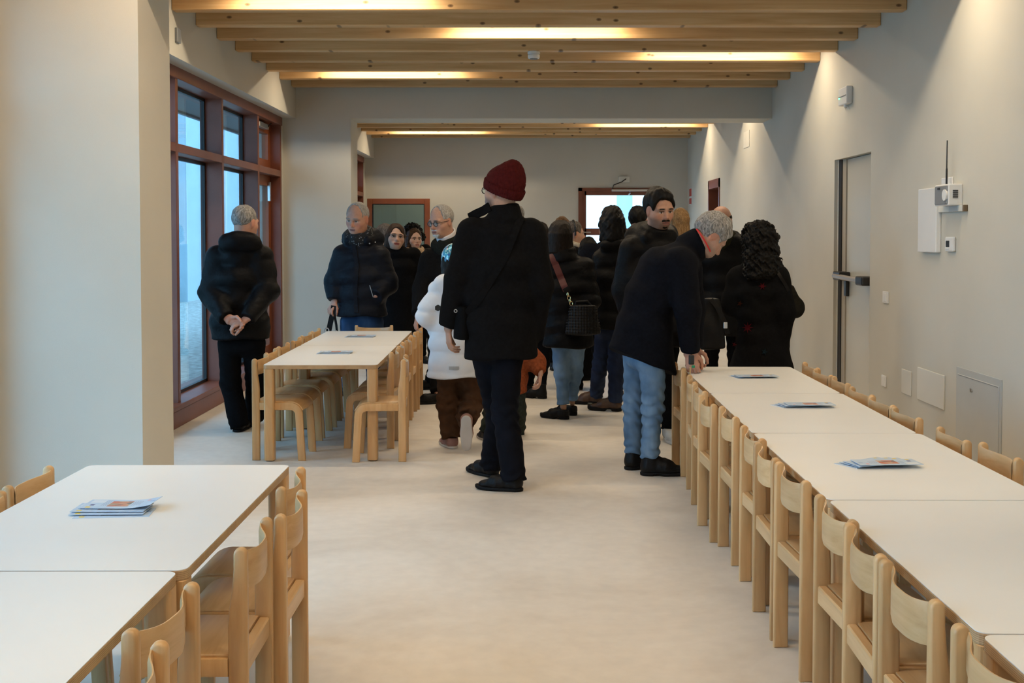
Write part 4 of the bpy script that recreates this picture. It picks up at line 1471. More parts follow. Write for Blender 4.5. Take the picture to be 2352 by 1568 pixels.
    for s in 'RL':
        spec = hd[s]
        if spec == 'none':
            continue
        fa = vnorm(J['wr' + s] - J['el' + s])
        spec = spec or {}
        fdir = np.array(spec.get('dir', fa), float)
        back = np.array(spec.get('back', lat * (1 if s == 'R' else -1)), float)
        W, Qh = hand_at(J['wr' + s] + vnorm(fdir) * .012, fdir, back, s == 'R', spec.get('curl', 28), (.55 + .45 * k) * spec.get('scale', 1.0))
        VV.append(W); QQ.append(Qh + nV); nV += len(W)
        hc_ = np.tile(np.array(skin, float) * np.array([1.02, .93, .9]), (len(W), 1))
        CC.append(hc_)
    me = mesh_np('body', np.concatenate(VV), np.concatenate(QQ))
    ca = me.color_attributes.new('Col', 'FLOAT_COLOR', 'POINT')
    cols = np.concatenate(CC)
    rgba = np.concatenate([cols, np.ones((len(cols), 1))], 1).astype(np.float32)
    if len(me.vertices) == len(rgba):
        ca.data.foreach_set('color', rgba.ravel())
    P.body = link('body', me, SKIN, root)
    # ---------------- hair
    if hair:
        HVv, HQq = snet(hair_fn(*hair), (-.24, -.24, -(hair[2] if len(hair) > 2 else 0) - .17), (.24, .14, .17), .0062)
        P.hair = link('hair', mesh_np('hair', J['head'] + hs * HVv @ Rh.T, HQq), hairmat, root)
    P.hp = lambda v: J['head'] + hs * Rh @ np.array(v, float)      # head-local to person-local
    return P

def onbody(P, px, py, off=.006, extra=None):
    """point on the front (camera side) of a person's jacket under a pixel, in the person's own space"""
    fn = extra or P.jac
    ys = np.linspace(P.Y - .55, P.Y + .4, 240)
    d = ray(px, py)
    W = np.stack([d * (y / d[1]) for y in ys])
    W[:, 2] += CAM_H
    L = W - P.base
    v = fn(Pts(L[:, 0], L[:, 1], L[:, 2]))
    i = np.nonzero(v < off)[0]
    if len(i) == 0:
        return at(px, py, P.Y - .15) - P.base
    return L[i[0]]

def strap(P, name, pix, width, mat, thick=.004, n=12, off=.008, parent=None):
    """band lying on the camera side of a person's clothes along a pixel polyline"""
    pp = []
    for (x0, y0), (x1, y1) in zip(pix[:-1], pix[1:]):
        for i in range(n):
            pp.append((x0 + (x1 - x0) * i / n, y0 + (y1 - y0) * i / n))
    pp.append(pix[-1])
    pts = np.array([onbody(P, a, b, off) for a, b in pp])
    for _ in range(3):
        pts[1:-1] = (pts[:-2] + pts[1:-1] * 2 + pts[2:]) / 4
    return MB().ribbon([tuple(q) for q in pts], (0, -1, 0), width, thick).build(name, mat, parent or P.root)

def headpart(P, name, fn, lo, hi, res, mat):
    V, Q = snet(fn, lo, hi, res)
    return link(name, mesh_np(name, P.J['head'] + P.hs * V @ P.Rh.T, Q), mat, P.root)

def glasses(P, mat):
    mb = MB()
    def T(v): return tuple(P.hp(v))
    for s in (-1, 1):
        ring = [T((s * .033 + .024 * math.cos(a), .098, -.004 + .018 * math.sin(a))) for a in np.linspace(0, 2 * math.pi, 20, endpoint=False)]
        mb.tube(ring, .0028, 6, closed=True)
        mb.tube([T((s * .057, .096, .003)), T((s * .078, .05, .004)), T((s * .083, -.01, .0))], .0026, 6)
    mb.tube([T((-.010, .102, .002)), T((0, .106, .004)), T((.010, .102, .002))], .0024, 6)
    g = mb.build('glasses', mat, P.root)
    mb = MB()
    for s in (-1, 1):
        vs = [mb.bm.verts.new(T((s * .033 + .023 * math.cos(a), .098, -.004 + .017 * math.sin(a)))) for a in np.linspace(0, 2 * math.pi, 16, endpoint=False)]
        mb.bm.faces.new(vs)
    mb.build('lenses', GLASS, g)
    return g

# ------------------------------------------------------------------ the people
HB = hair_mat('black_hair', (.0025, .0022, .0022), (.009, .0075, .007), .45)
HD = hair_mat('dark_brown_hair', (.005, .0033, .0024), (.017, .011, .0075), .45)
HBR = hair_mat('brown_hair', (.020, .010, .006), (.065, .034, .019), .45)
HBL = hair_mat('blonde_hair', (.16, .085, .035), (.42, .26, .12), .45)
HG = hair_mat('grey_hair', (.10, .095, .09), (.42, .40, .38), .55)
HLG = hair_mat('light_grey_hair', (.20, .19, .18), (.50, .48, .45), .6)
HGB = hair_mat('grey_brown_hair', (.05, .042, .036), (.20, .17, .15), .55)
BL = (.012, .010, .010)
PALE = (.56, .34, .245)
OLIVE = (.44, .25, .16)
ELDER = (.54, .29, .205)

# man at the window, hands clasped behind his back
A = person('man in black padded coat standing at the window with hands clasped behind his back', 545, 8.11, 1.63, 4,
           dict(head=(563, 510, 0), neck=(554, 556, 0), chest=(548, 640, 0), pelvis=(552, 742, 0), shL=(502, 594, 0), shR=(597, 594, 0),
                elL=(483, 672, -.05), elR=(612, 668, -.05), wrL=(523, 731, -.225), wrR=(566, 733, -.235),
                hipL=(528, 790, 0), knL=(530, 880, .02), anL=(548, 965, 0), hipR=(582, 790, 0), knR=(588, 870, .1), anR=(585, 948, .22)),
           turn=(-32, -6, 0), skin=ELDER, brow=(.2, .17, .15), hair=('crop', 11, 0, .006), hairmat=HG, bulk=1.04,
           jacket=dict(mat=M_PUFF, bulk=.026, hem=.665, hw=(.185, .15), hood=1.15, collar=.02, wv=.006, slv=1.12, quilt=(.15, .006)),
           trousers=dict(mat=M_BLACKTR, rt=.085, rk=.078, ra=.072, end=.05, wr=.002), shoes=('sneaker', M_LEATHER, M_SOLE),
           toes=dict(L=(-10, 0), R=(20, 0)), seed=21,
           hands=dict(L=dict(dir=(.8, -.1, -.45), back=(.1, 1, .1), curl=34), R=dict(dir=(-.75, -.15, -.35), back=(0, -.4, .9), curl=42)))

# man in burgundy beanie, walking away
B = person('man in black wool coat and burgundy beanie walking away in the aisle', 1150, 6.38, 1.76, 14,
           dict(head=(1153, 437, 0), neck=(1160, 496, 0), chest=(1152, 610, 0), pelvis=(1150, 740, 0), shL=(1084, 535, 0), shR=(1218, 537, 0),
                elL=(1053, 640, -.02), wrL=(1029, 750, .03), elR=(1238, 655, 0), wrR=(1226, 775, .08),
                hipL=(1114, 800, .02), hipR=(1166, 800, -.02), knR=(1160, 950, -.08), anR=(1180, 1092, -.17), knL=(1146, 952, .13), anL=(1129, 1062, .20)),
           turn=(38, 3, 0), skin=(.46, .28, .20), brow=(.05, .04, .03), stub=(.12, .09, .08), bulk=1.0,
           jacket=dict(mat=M_WOOL, bulk=.022, hem=.715, hw=(.195, .155), collar=.06, cr=.072, wv=.004, name='coat'),
           trousers=dict(mat=M_DARKJEAN, rt=.088, rk=.072, ra=.068, end=.03, wr=.004), shoes=('sneaker', M_LEATHER, M_SOLE, .95),
           toes=dict(R=(62, 0), L=(28, 0)), seed=3, fine=.010, hands=dict(R='none', L=dict(dir=(.08, .06, -1), back=(-.9, -.35, 0), curl=26)))
def beanie(p):
    d = ell(p, (0, -.02, .045), (.098, .118, .098))
    d = smin(d, ell(p, (.0, -.075, .115), (.045, .04, .05)), .07)
    d = smin(d, esec(p, (0, -.015, -.0), (0, -.02, .045), (.096, .116), (.099, .119), (1, 0, 0), .2), .01)
    d = smax(d, -(p.Z + .045 + (-.2) * (p.Y) * -1 * .9), .012)
    ang = np.arctan2(p.X, p.Y + .02)
    return d + .0022 * np.sin(ang * 46)
headpart(B, 'beanie', beanie, (-.12, -.16, -.09), (.12, .12, .19), .0055, M_BURG)
headpart(B, 'beanie_cuff', lambda p: smax(np.abs(ell(p, (0, -.02, .03), (.104, .122, .13))) - .004, np.abs(p.Z - .012 - p.Y * .35) - .03, .006) + .0016 * np.sin(np.arctan2(p.X, p.Y + .02) * 46),
         (-.12, -.16, -.1), (.12, .12, .12), .0055, M_BURG)
glasses(B, BLACKP)
lapel = MB().ribbon([tuple(at(x, y, 6.38 + d) - B.base) for x, y, d in ((1078, 500, .02), (1092, 492, 0), (1110, 484, -.03), (1125, 474, -.05))], (-.3, -1, .2), .05, .012).build('collar_flap', M_WOOL, B.root)
bag = tag(empty('crossbody_bag', tuple(B.base)), 'black crossbody bag at the left hip of the man in burgundy beanie', 'bag')
strap(B, 'strap', [(1196, 500), (1160, 590), (1105, 680), (1072, 720)], .04, M_WOOL, parent=bag)
q = at(1062, 735, 6.38) - B.base
V, Q = snet(lambda p: smax(esec(p, q - np.array([0, 0, .10]), q + np.array([0, 0, .08]), (.05, .115), (.042, .10), (1, .15, 0), .2), np.abs(p.Z - q[2] + .01) - .1, .01), q - .2, q + .2, .009)
link('bag_body', mesh_np('bag_body', V, Q), plain('matte_black_bag', (.004, .004, .0045), .8, spec=.05), bag)
MB().tube([tuple(q + np.array([-.03 + .008 * math.cos(a), -.125, .06 + .008 * math.sin(a)])) for a in np.linspace(0, 6.28, 12, endpoint=False)], .0025, 6, closed=True).build('ring', CHROME, bag)

# girl in white padded coat
Gp = person('girl in long white padded coat, blue sequin cap and brown trousers running away', 1045, 7.50, 1.33, 0,
            dict(head=(1043, 602, 0), neck=(1048, 648, -.01), chest=(1046, 705, 0), pelvis=(1044, 790, 0), shL=(1014, 674, 0), shR=(1084, 674, 0),
                 elL=(986, 722, -.02), wrL=(998, 752, .06), elR=(1104, 730, 0), wrR=(1104, 790, .05),
                 hipL=(1029, 850, 0), knL=(1031, 930, .02), anL=(1038, 1005, -.03), hipR=(1066, 850, 0), knR=(1084, 925, .06), anR=(1072, 962, -.20)),
            turn=(5, 0, 0), headscale=.93, skin=PALE, hair=('bob', 5, .10, .004), hairmat=HD, fem=True,
            jacket=dict(mat=M_WHITEPUFF, bulk=.026, hem=.47, hw=(.205, .18), quilt=(.13, .012), hood=1.35, collar=.03, slv=1.3, wv=.003, name='padded_coat'),
            trousers=dict(mat=M_BROWNTR, rt=.10, rk=.100, ra=.092, end=.0, wr=.004), shoes=('sneaker', plain('mauve_canvas', (.26, .13, .105), .75, noise=.2), M_GREYSOLE, 1.12),
            toes=dict(L=(25, 0), R=(0, 78)), seed=8, fine=.009, hands=dict(R='none', L=dict(dir=(-.1, .2, -1), curl=50)))
def sequin_mat():
    m, nt, b = new_mat('blue_sequins')
    vec = coords(nt)
    v = node(nt, 'ShaderNodeTexVoronoi', Scale=75.0)
    nt.links.new(vec, v.inputs['Vector'])
    sp = nt.nodes.new('ShaderNodeSeparateColor')
    nt.links.new(v.outputs['Color'], sp.inputs[0])
    r = ramp(nt, [(.0, (.03, .20, .33)), (.45, (.05, .33, .45)), (.62, (.02, .05, .25)), (.7, (.25, .60, .65)), (.9, (.70, .78, .78)), (.97, (.65, .35, .5))])
    nt.links.new(sp.outputs[0], r.inputs['Fac'])
    nt.links.new(r.outputs['Color'], b.inputs['Base Color'])
    b.inputs['Roughness'].default_value = .3
    b.inputs['Metallic'].default_value = .25
    return m
headpart(Gp, 'cap', lambda p: smax(ell(p, (0, -.015, .03), (.092, .112, .105)), -(p.Z + .095 + p.Y * .35), .01), (-.12, -.15, -.16), (.12, .12, .16), .006, sequin_mat())
q = onbody(Gp, 1006, 707, .004)
MB().cyl(tuple(q), .022, .006, axis=1, n=6).build('badge', BLACKP, Gp.root)
strap(Gp, 'reflective_tag', [(1031, 845), (1054, 845)], .022, plain('grey_tag', (.38, .38, .38), .4), thick=.003, n=4)

# small child in orange jacket, mostly hidden by the beanie man
Ch = person('small child in orange jacket and green trousers half hidden behind the beanie man', 1165, 7.85, 1.06, -5,
            dict(head=(1162, 705, 0), neck=(1163, 752, 0), chest=(1165, 800, 0), pelvis=(1167, 868, 0), shL=(1135, 778, 0), shR=(1200, 790, 0),
                 elL=(1125, 830, 0), wrL=(1125, 860, 0), elR=(1232, 832, -.02), wrR=(1242, 855, -.08),
                 hipL=(1150, 890, 0), knL=(1128, 945, .05), anL=(1118, 984, -.1), hipR=(1186, 890, 0), knR=(1192, 945, 0), anR=(1190, 985, .12)),
            headscale=.85, skin=PALE, hair=('short', 4, 0, .012), hairmat=HBR, fem=True,
            jacket=dict(mat=M_ORANGE, bulk=.022, hem=.31, hw=(.20, .16), collar=.02, slv=1.15), trousers=dict(mat=M_GREENTR, rt=.1, rk=.085, ra=.075, end=.02),
            shoes=('sneaker', M_LEATHER, M_GREYSOLE, 1.1), toes=dict(L=(30, 0), R=(-5, 0)), seed=12,
            hands=dict(L='none', R=dict(dir=(-.1, -.2, -1), curl=30, scale=.95)))

# woman in black quilted coat with woven bag
W9 = person('woman in black quilted coat and light jeans with woven bag, seen from behind', 1300, 8.70, 1.50, 14,
            dict(head=(1285, 543, 0), neck=(1292, 588, 0), chest=(1302, 660, 0), pelvis=(1306, 740, 0), shL=(1264, 620, 0), shR=(1340, 618, 0),
                 elL=(1252, 690, 0), wrL=(1250, 765, .06), elR=(1352, 690, -.03), wrR=(1345, 745, .06),
                 hipL=(1288, 785, 0), knL=(1291, 862, 0), anL=(1294, 938, -.05), hipR=(1322, 785, 0), knR=(1320, 860, .08), anR=(1313, 926, .14)),
            turn=(6, 6, 0), skin=OLIVE, fem=True, hair=('bob', 31, .12, .014), hairmat=HD,
            jacket=dict(mat=M_PUFF, bulk=.032, hem=.545, hw=(.21, .165), quilt=(.105, .010), hood=False, collar=.05, cr=.095, slv=1.1, wv=.004, name='quilted_coat'),
            trousers=dict(mat=M_JEAN, rt=.088, rk=.068, ra=.052, end=-.03, wr=.003), shoes=('loafer', M_LEATHER, M_SOLE), toes=dict(L=(48, 0), R=(40, 0)), seed=17,
            hands=dict(L='none', R='none'))
bag = tag(empty('woven_handbag', tuple(W9.base)), 'black woven leather handbag on a dark red strap at the quilted coat', 'bag')
strap(W9, 'strap', [(1266, 583), (1281, 620), (1294, 652), (1301, 668)], .05, plain('red_strap', (.075, .008, .007), .45), parent=bag)
strap(W9, 'strap_end', [(1299, 660), (1306, 672)], .052, M_LEATHER, parent=bag, thick=.007, n=4, off=.012)
lk = [(1304, 676), (1307, 684), (1309, 691), (1312, 697)]
for i, (x, y) in enumerate(lk):
    q = onbody(W9, x, y, .02)
    MB().tube([tuple(q + np.array([.011 * math.cos(a) * (1 if i % 2 else .5), -.005, .016 * math.sin(a)])) for a in np.linspace(0, 6.28, 10, endpoint=False)], .003, 6, closed=True).build('chain_link', GOLD, bag)
q = onbody(W9, 1338, 728, .0) + np.array([0, -.075, -.005])
def wovenbag(p):
    d = esec(p, q - np.array([0, 0, .105]), q + np.array([.0, 0, .09]), (.135, .07), (.10, .045), (1, .1, 0), .35)
    u = (p.X - q[0]) * 150; v = (p.Z - q[2]) * 150
    return d + .0045 * np.sin(u + v) * np.sin(u - v)
V, Q = snet(wovenbag, q - .2, q + .2, .006)
link('bag_body', mesh_np('bag_body', V, Q), M_LEATHER, bag)
MB().tube([tuple(q + np.array([-.06, 0, .09])), tuple(q + np.array([-.05, -.01, .125])), tuple(q + np.array([.03, -.01, .13])), tuple(q + np.array([.07, 0, .085]))], .010, 8).build('handle', M_LEATHER, bag)

# woman behind the beanie man
W10 = person('dark haired person in ankle boots partly hidden behind the beanie man', 1240, 9.80, 1.52, 25,
             dict(head=(1236, 545, 0), anL=(1244, 892, -.05), knL=(1247, 835, 0), hipL=(1250, 775, 0), anR=(1215, 888, .1), knR=(1222, 830, .05), hipR=(1228, 775, 0)),
             skin=OLIVE, fem=True, hair=('short', 33, 0, .02), hairmat=HD, jacket=dict(mat=M_PUFF, hem=.62, bulk=.03, quilt=(.11, .006)),
             trousers=dict(mat=M_DARKJEAN, rk=.06, ra=.046, end=-.02), shoes=('boot', M_LEATHER, M_SOLE), toes=dict(L=(40, 0), R=(40, 0)), seed=27, fine=.014, hands=dict(L='none', R='none'))

# wavy haired person with brown boots
W13 = person('person with shoulder length wavy black hair, dark jacket and brown boots', 1402, 9.08, 1.62, 8,
             dict(head=(1407, 512, 0), neck=(1412, 562, 0), chest=(1415, 640, 0), pelvis=(1408, 735, 0), shL=(1386, 596, 0), shR=(1452, 596, 0),
                  elL=(1378, 665, 0), wrL=(1387, 728, -.04), elR=(1462, 680, 0), wrR=(1460, 740, 0),
                  hipL=(1388, 755, .02), knL=(1379, 838, .14), anL=(1369, 906, .33), hipR=(1420, 755, 0), knR=(1414, 842, 0), anR=(1413, 921, -.03)),
             turn=(-10, 0, 0), skin=OLIVE, hair=('wavy', 41, .14, .016), hairmat=HB,
             jacket=dict(mat=M_PUFF, hem=.66, bulk=.03, hood=.9, quilt=(.16, .004), hw=(.18, .14)), trousers=dict(mat=M_NAVYJEAN, rt=.085, rk=.07, ra=.062, end=.01),
             shoes=('laceboot', M_BROWNLEA, M_SOLE, 1.05), toes=dict(L=(72, 0), R=(68, 0)), seed=44, hands=dict(R='none', L=dict(dir=(.15, 0, -1), curl=45)))

# man with moustache
M14 = person('dark haired man with moustache in black hooded jacket looking down to the right', 1512, 7.78, 1.74, 192,
             dict(head=(1515, 480, -.04), neck=(1506, 540, .02), chest=(1503, 640, 0), pelvis=(1505, 750, 0), shR=(1455, 575, 0), shL=(1560, 580, 0),
                  elR=(1437, 665, 0), wrR=(1450, 765, -.05), elL=(1572, 690, 0), wrL=(1560, 770, -.1),
                  hipR=(1485, 800, 0), knR=(1485, 900, 0), anR=(1487, 975, .12), hipL=(1530, 800, 0), knL=(1533, 900, 0), anL=(1537, 984, -.02)),
             turn=(10, -14, 3), headscale=1.06, skin=(.50, .28, .195), stub=(.10, .07, .055), stubm=True, brow=(.02, .014, .012), hair=('short', 51, 0, .020), hairmat=HB, lips=(.33, .13, .11),
             jacket=dict(mat=M_PUFF, bulk=.030, hem=.64, hood=1.45, collar=.062, cr=.092, wv=.005, slv=1.1), trousers=dict(mat=M_BLACKTR, rk=.066, ra=.056),
             shoes=('sneaker', M_GREYSHOE, M_GREYSOLE), toes=dict(L=(-5, 0), R=(-10, 0)), seed=52, fine=.010, hands=dict(L='none', R='none'))
headpart(M14, 'moustache', lambda p: smin(ell(Pts(np.abs(p.X), p.Y, p.Z), (.012, .0955, -.0545), (.018, .0075, .0068)), caps(Pts(np.abs(p.X), p.Y, p.Z), (.022, .091, -.057), (.029, .084, -.074), .0058, .004), .004) + wob(p, 5, 500, .0008),
         (-.04, .07, -.085), (.04, .11, -.04), .0028, HB)
headpart(M14, 'chin_beard', lambda p: ell(p, (0, .087, -.096), (.020, .007, .012)) + wob(p, 6, 500, .001), (-.04, .06, -.12), (.04, .11, -.07), .003, HB)

# man bending over the table
K = person('grey haired man in dark wool coat and blue jeans bending over the right table', 1475, 6.70, 1.78, -76,
           dict(head=(1632, 541, -.02), neck=(1583, 570, 0), chest=(1522, 620, 0), waist=(1495, 680, 0), pelvis=(1480, 745, 0), shR=(1562, 606, -.17), shL=(1574, 592, .16),
                elR=(1578, 712, -.20), wrR=(1584, 806, -.12), elL=(1590, 705, .16), wrL=(1592, 795, .08),
                hipR=(1496, 820, -.09), knR=(1500, 940, -.09), anR=(1492, 1057, -.08), hipL=(1462, 815, .09), knL=(1456, 930, .09), anL=(1454, 1045, .09)),
           turn=(-4, -50, 0), skin=(.50, .29, .21), stub=(.30, .22, .18), brow=(.12, .10, .09), hair=('short', 61, 0, .020), hairmat=HG,
           jacket=dict(mat=M_NAVYWOOL, bulk=.020, hem=.655, hw=(.175, .205), slopey=-.42, collar=.085, cr=.074, wv=.005, name='coat', drop=(-.03, 0, 0)),
           trousers=dict(mat=M_JEAN, rt=.080, rk=.061, ra=.052, end=-.02, wr=.006), shoes=('pointed', M_LEATHER, M_SOLE, .98),
           toes=dict(R=(-20, 0), L=(8, 0)), seed=63, fine=.010, hands=dict(R=dict(dir=(.18, -.12, -1), back=(-.2, -1, 0), curl=48), L=dict(dir=(.2, -.1, -1), curl=45)))
# red edged collar
nd = vnorm(K.J['head'] - K.J['neck'])
c0 = K.J['neck'] + nd * .083
sd = np.array([0, 1.0, 0]); ud = np.cross(nd, sd)
arc = [tuple(c0 + (math.cos(a) * sd * -1 * .094 + math.sin(a) * ud * -.094) + nd * .004) for a in np.linspace(-.95, 1.9, 16)]
MB().ribbon(arc, tuple(nd), .014, .008).build('collar_stripe', M_RED, K.root)
kf = tag(empty('key_fob', tuple(at(1588, 833, 6.50))), 'black key fob with green tag held by the bending man', 'keys')
MB().box(-.016, .016, -.012, .006, -.01, .045, .006).build('fob', BLACKP, kf)
MB().box(.0, .018, -.018, -.010, -.028, -.012, .003, 1).build('tag', plain('green_tag', (.01, .22, .09), .4), kf)
MB().box(-.012, -.006, -.010, -.006, -.075, -.02, .001, 1).build('key', GOLD, kf)

# elderly man in navy padded jacket
O2 = person('elderly man in navy padded jacket and patterned scarf facing the room', 828, 10.05, 1.70, 172,
            dict(head=(821, 501, -.05), neck=(828, 546, 0), chest=(830, 635, 0), pelvis=(830, 720, 0), shR=(792, 590, 0), shL=(868, 590, 0),
                 elR=(772, 650, .0), wrR=(769, 690, -.06), elL=(888, 650, 0), wrL=(862, 680, -.14),
                 hipR=(806, 740, 0), knR=(803, 820, -.03), anR=(803, 884, 0), hipL=(856, 740, 0), knL=(860, 820, 0), anL=(862, 884, 0)),
            turn=(-12, -16, -4), headscale=1.12, skin=ELDER, brow=(.28, .22, .18), lips=(.34, .15, .13), blush=.5, hair=('crop', 71, 0, .006), hairmat=HLG, bulk=1.04,
            jacket=dict(mat=M_NAVYPUFF, bulk=.04, hem=.69, hw=(.205, .155), quilt=(.14, .007), hood=1.55, collar=.01, wv=.004, slv=1.1), trousers=dict(mat=M_MIDJEAN, rt=.095, rk=.08, ra=.075),
            shoes=('sneaker', M_LEATHER, M_SOLE), seed=72, hands=dict(R=dict(dir=(-.35, -.3, -.8), back=(-.6, -.7, .2), curl=40), L='none'))
def scarf_mat():
    m, nt, b = new_mat('speckled_scarf')
    vec = coords(nt)
    v = node(nt, 'ShaderNodeTexVoronoi', Scale=55.0)
    nt.links.new(vec, v.inputs['Vector'])
    r = ramp(nt, [(.0, (.40, .44, .44)), (.22, (.12, .13, .14)), (.34, (.006, .006, .008))])
    nt.links.new(v.outputs['Distance'], r.inputs['Fac'])
    nt.links.new(r.outputs['Color'], b.inputs['Base Color'])
    b.inputs['Roughness'].default_value = .9
    return m
def scarf(P, mat, r=.085, zz=-.135):
    def fn(p):
        d = np.minimum(np.abs(np.sqrt(p.X ** 2 + (p.Y - .0) ** 2) - r), 9)
        e = np.sqrt((np.sqrt(p.X ** 2 + (p.Y - .0) ** 2) - r) ** 2 + ((p.Z - zz + .25 * (p.Y)) * .75) ** 2) - .034
        return smin(e, ell(p, (0, .07, zz - .06), (.045, .028, .06)), .03) + wob(p, 3, 60, .005)
    return headpart(P, 'scarf', fn, (-.15, -.15, -.28), (.15, .15, -.03), .0065, mat)
scarf(O2, scarf_mat())
for x, y in ((784, 553), (862, 556), (849, 559)):
    q = onbody(O2, x, y, .004)
    MB().cyl(tuple(q), .006, .006, axis=1, n=10).build('snap', CHROME, O2.root)
strap(O2, 'zip_placket', [(812, 560), (820, 610), (816, 660), (818, 718)], .035, M_NAVYPUFF, thick=.012)
strap(O2, 'pocket_zip', [(849, 655), (857, 682)], .006, GREYP, thick=.003, n=6)
hb = tag(empty('handbag', tuple(at(764, 720, 9.95))), 'black bag with metal rings hanging from the elderly man in navy', 'bag')
MB().ribbon([(0.01, 0, .07), (0, 0, 0), (-.02, 0, -.08), (-.035, 0, -.155)], (0, -1, 0), .045, .012).build('strap', M_LEATHER, hb)
MB().ribbon([(0.02, 0.01, .07), (.012, 0.01, 0), (.03, 0.01, -.10), (.035, 0.01, -.155)], (0, -1, 0), .02, .008).build('strap', M_LEATHER, hb)
V, Q = snet(lambda p: esec(p, (-.01, .01, -.36), (-.01, .01, -.19), (.15, .06), (.11, .045), (1, 0, 0), .3), (-.25, -.1, -.5), (.25, .12, -.1), .012)
link('bag_body', mesh_np('bag_body', V, Q), M_LEATHER, hb)
MB().tube([(-.05 + .02 * math.cos(a), -.02, -.145 + .02 * math.sin(a)) for a in np.linspace(0, 6.28, 14, endpoint=False)], .005, 6, closed=True).build('ring', CHROME, hb)
MB().tube([(.03 + .014 * math.cos(a), -.02, -.16 + .012 * math.sin(a)) for a in np.linspace(0, 6.28, 12, endpoint=False)], .004, 6, closed=True).build('ring', CHROME, hb)

# old man with glasses and white goatee
O5 = person('old man with black glasses and white goatee leaning on a chair back', 1015, 9.85, 1.72, 150,
            dict(head=(1014, 507, -.06), neck=(1034, 556, 0), chest=(1024, 640, 0), pelvis=(1018, 735, .05), shR=(988, 598, -.02), shL=(1076, 588, .05),
                 elR=(970, 660, -.08), wrR=(960, 722, -.30), elL=(1085, 660, .05), wrL=(1075, 720, 0),
                 hipR=(1000, 755, .05), knR=(1003, 830, -.1), anR=(1005, 903, -.38), hipL=(1030, 755, .05), knL=(1012, 815, .3), anL=(990, 872, .5)),
            turn=(-12, -14, 0), headscale=1.10, skin=(.52, .30, .215), brow=(.10, .08, .07), blush=.35, hair=('crop', 81, 0, .006), hairmat=HLG,
            jacket=dict(mat=M_WOOL, bulk=.03, hem=.60, hw=(.19, .15), hood=1.3, collar=.0, wv=.005), trousers=dict(mat=M_BLACKTR, rk=.07, ra=.062),
            shoes=('sneaker', M_LEATHER, M_SOLE), toes=dict(R=(-40, 0), L=(-40, 0)), seed=82, hands=dict(R=dict(dir=(-.15, -.3, -.9), back=(-.8, -.4, .2), curl=24), L='none'))
glasses(O5, BLACKP)
headpart(O5, 'goatee', lambda p: smin(smin(ell(p, (0, .082, -.098), (.030, .016, .022)), caps(Pts(np.abs(p.X), p.Y, p.Z), (.028, .080, -.06), (.026, .076, -.09), .008, .010), .01),
                                      ell(Pts(np.abs(p.X), p.Y, p.Z), (.012, .0945, -.0545), (.018, .006, .006)), .004) + wob(p, 5, 300, .0015),
         (-.05, .04, -.13), (.05, .115, -.035), .0033, hair_mat('white_beard', (.42, .41, .39), (.66, .65, .62), .7))
headpart(O5, 'shirt_collar', lambda p: smax(np.abs(np.sqrt(p.X ** 2 + (p.Y + .02) ** 2) - .073) - .006, np.abs(p.Z + .135 + p.Y * .3) - .03, .006), (-.12, -.14, -.2), (.12, .1, -.06), .006, plain('white_shirt', (.62, .60, .62), .8))
scarf(O5, cloth('black_scarf', (.012, .014, .012), .9), .082, -.175)

# women in the doorway group
W3 = person('woman with brown bob and red lips in black coat beside the navy jacket', 915, 11.2, 1.505, 195,
            dict(head=(909, 546, 0)), turn=(0, 8, -6), skin=(.55, .34, .25), lips=(.36, .07, .06), brow=(.05, .03, .02), fem=True, makeup=.5, hair=('bob', 91, .10, .008), hairmat=HBR, headscale=1.08,
            jacket=dict(mat=M_WOOL, bulk=.02, hem=.45, hw=(.20, .16), collar=0, name='coat'), seed=92, fine=.013, hands=dict(L='none', R='none'))
W4 = person('smiling woman with brown hair and beige scarf behind the black coat', 953, 12.5, 1.475, 205,
            dict(head=(952, 549, 0)), turn=(0, 0, 0), skin=(.57, .36, .28), lips=(.40, .14, .12), fem=True, mouth=.0025, hair=('long', 95, .14, .006), hairmat=HBR,
            jacket=dict(mat=M_PUFF, bulk=.02, hem=.6), seed=96, fine=.014, hands=dict(L='none', R='none'))
scarf(W4, cloth('beige_scarf', (.50, .36, .24), .9))
person('black haired person facing away at the open door leaf', 948, 13.3, 1.53, 10, None, skin=OLIVE, hair=('curly', 98, .05), hairmat=HB, headscale=.9,
       jacket=dict(mat=M_WOOL, hem=.6), seed=99, fine=.016, hands=dict(L='none', R='none'))
person('grey brown haired person behind the woman with brown bob', 887, 12.1, 1.50, 60, None, skin=PALE, hair=('short', 101, 0, .02), hairmat=HGB,
       jacket=dict(mat=M_WOOL, hem=.6), seed=102, fine=.016, hands=dict(L='none', R='none'))

# people at the back
person('grey haired person at the back just right of the burgundy beanie', 1188, 13.0, 1.74, 130, None, skin=PALE, hair=('crop', 103, 0, .008), hairmat=HG,
       jacket=dict(mat=M_WOOL, hem=.6), seed=104, fine=.016, hands=dict(L='none', R='none'))
person('light brown haired woman at the back facing the room', 1291, 11.9, 1.585, 185, None, skin=(.56, .33, .24), fem=True, hair=('bob', 105, .10, .006), hairmat=hair_mat('light_brown_hair', (.10, .05, .025), (.28, .16, .08)),
       jacket=dict(mat=M_WOOL, hem=.6), seed=106, fine=.016, hands=dict(L='none', R='none'))
X12 = person('person with pale scarf and headphones behind the quilted coat', 1313, 11.05, 1.52, -80, None, skin=PALE, hair=('short', 107, 0, .012), hairmat=HGB,
             jacket=dict(mat=M_WOOL, hem=.6), seed=108, fine=.016, hands=dict(L='none', R='none'))
scarf(X12, cloth('pale_scarf', (.45, .40, .32), .9), .09, -.12)
MB().tube([tuple(X12.hp((.1 * math.cos(a), -.01, .02 + .12 * math.sin(a)))) for a in np.linspace(-.3, 3.44, 16)], .010, 8).build('headphones', BLACKP, X12.root)
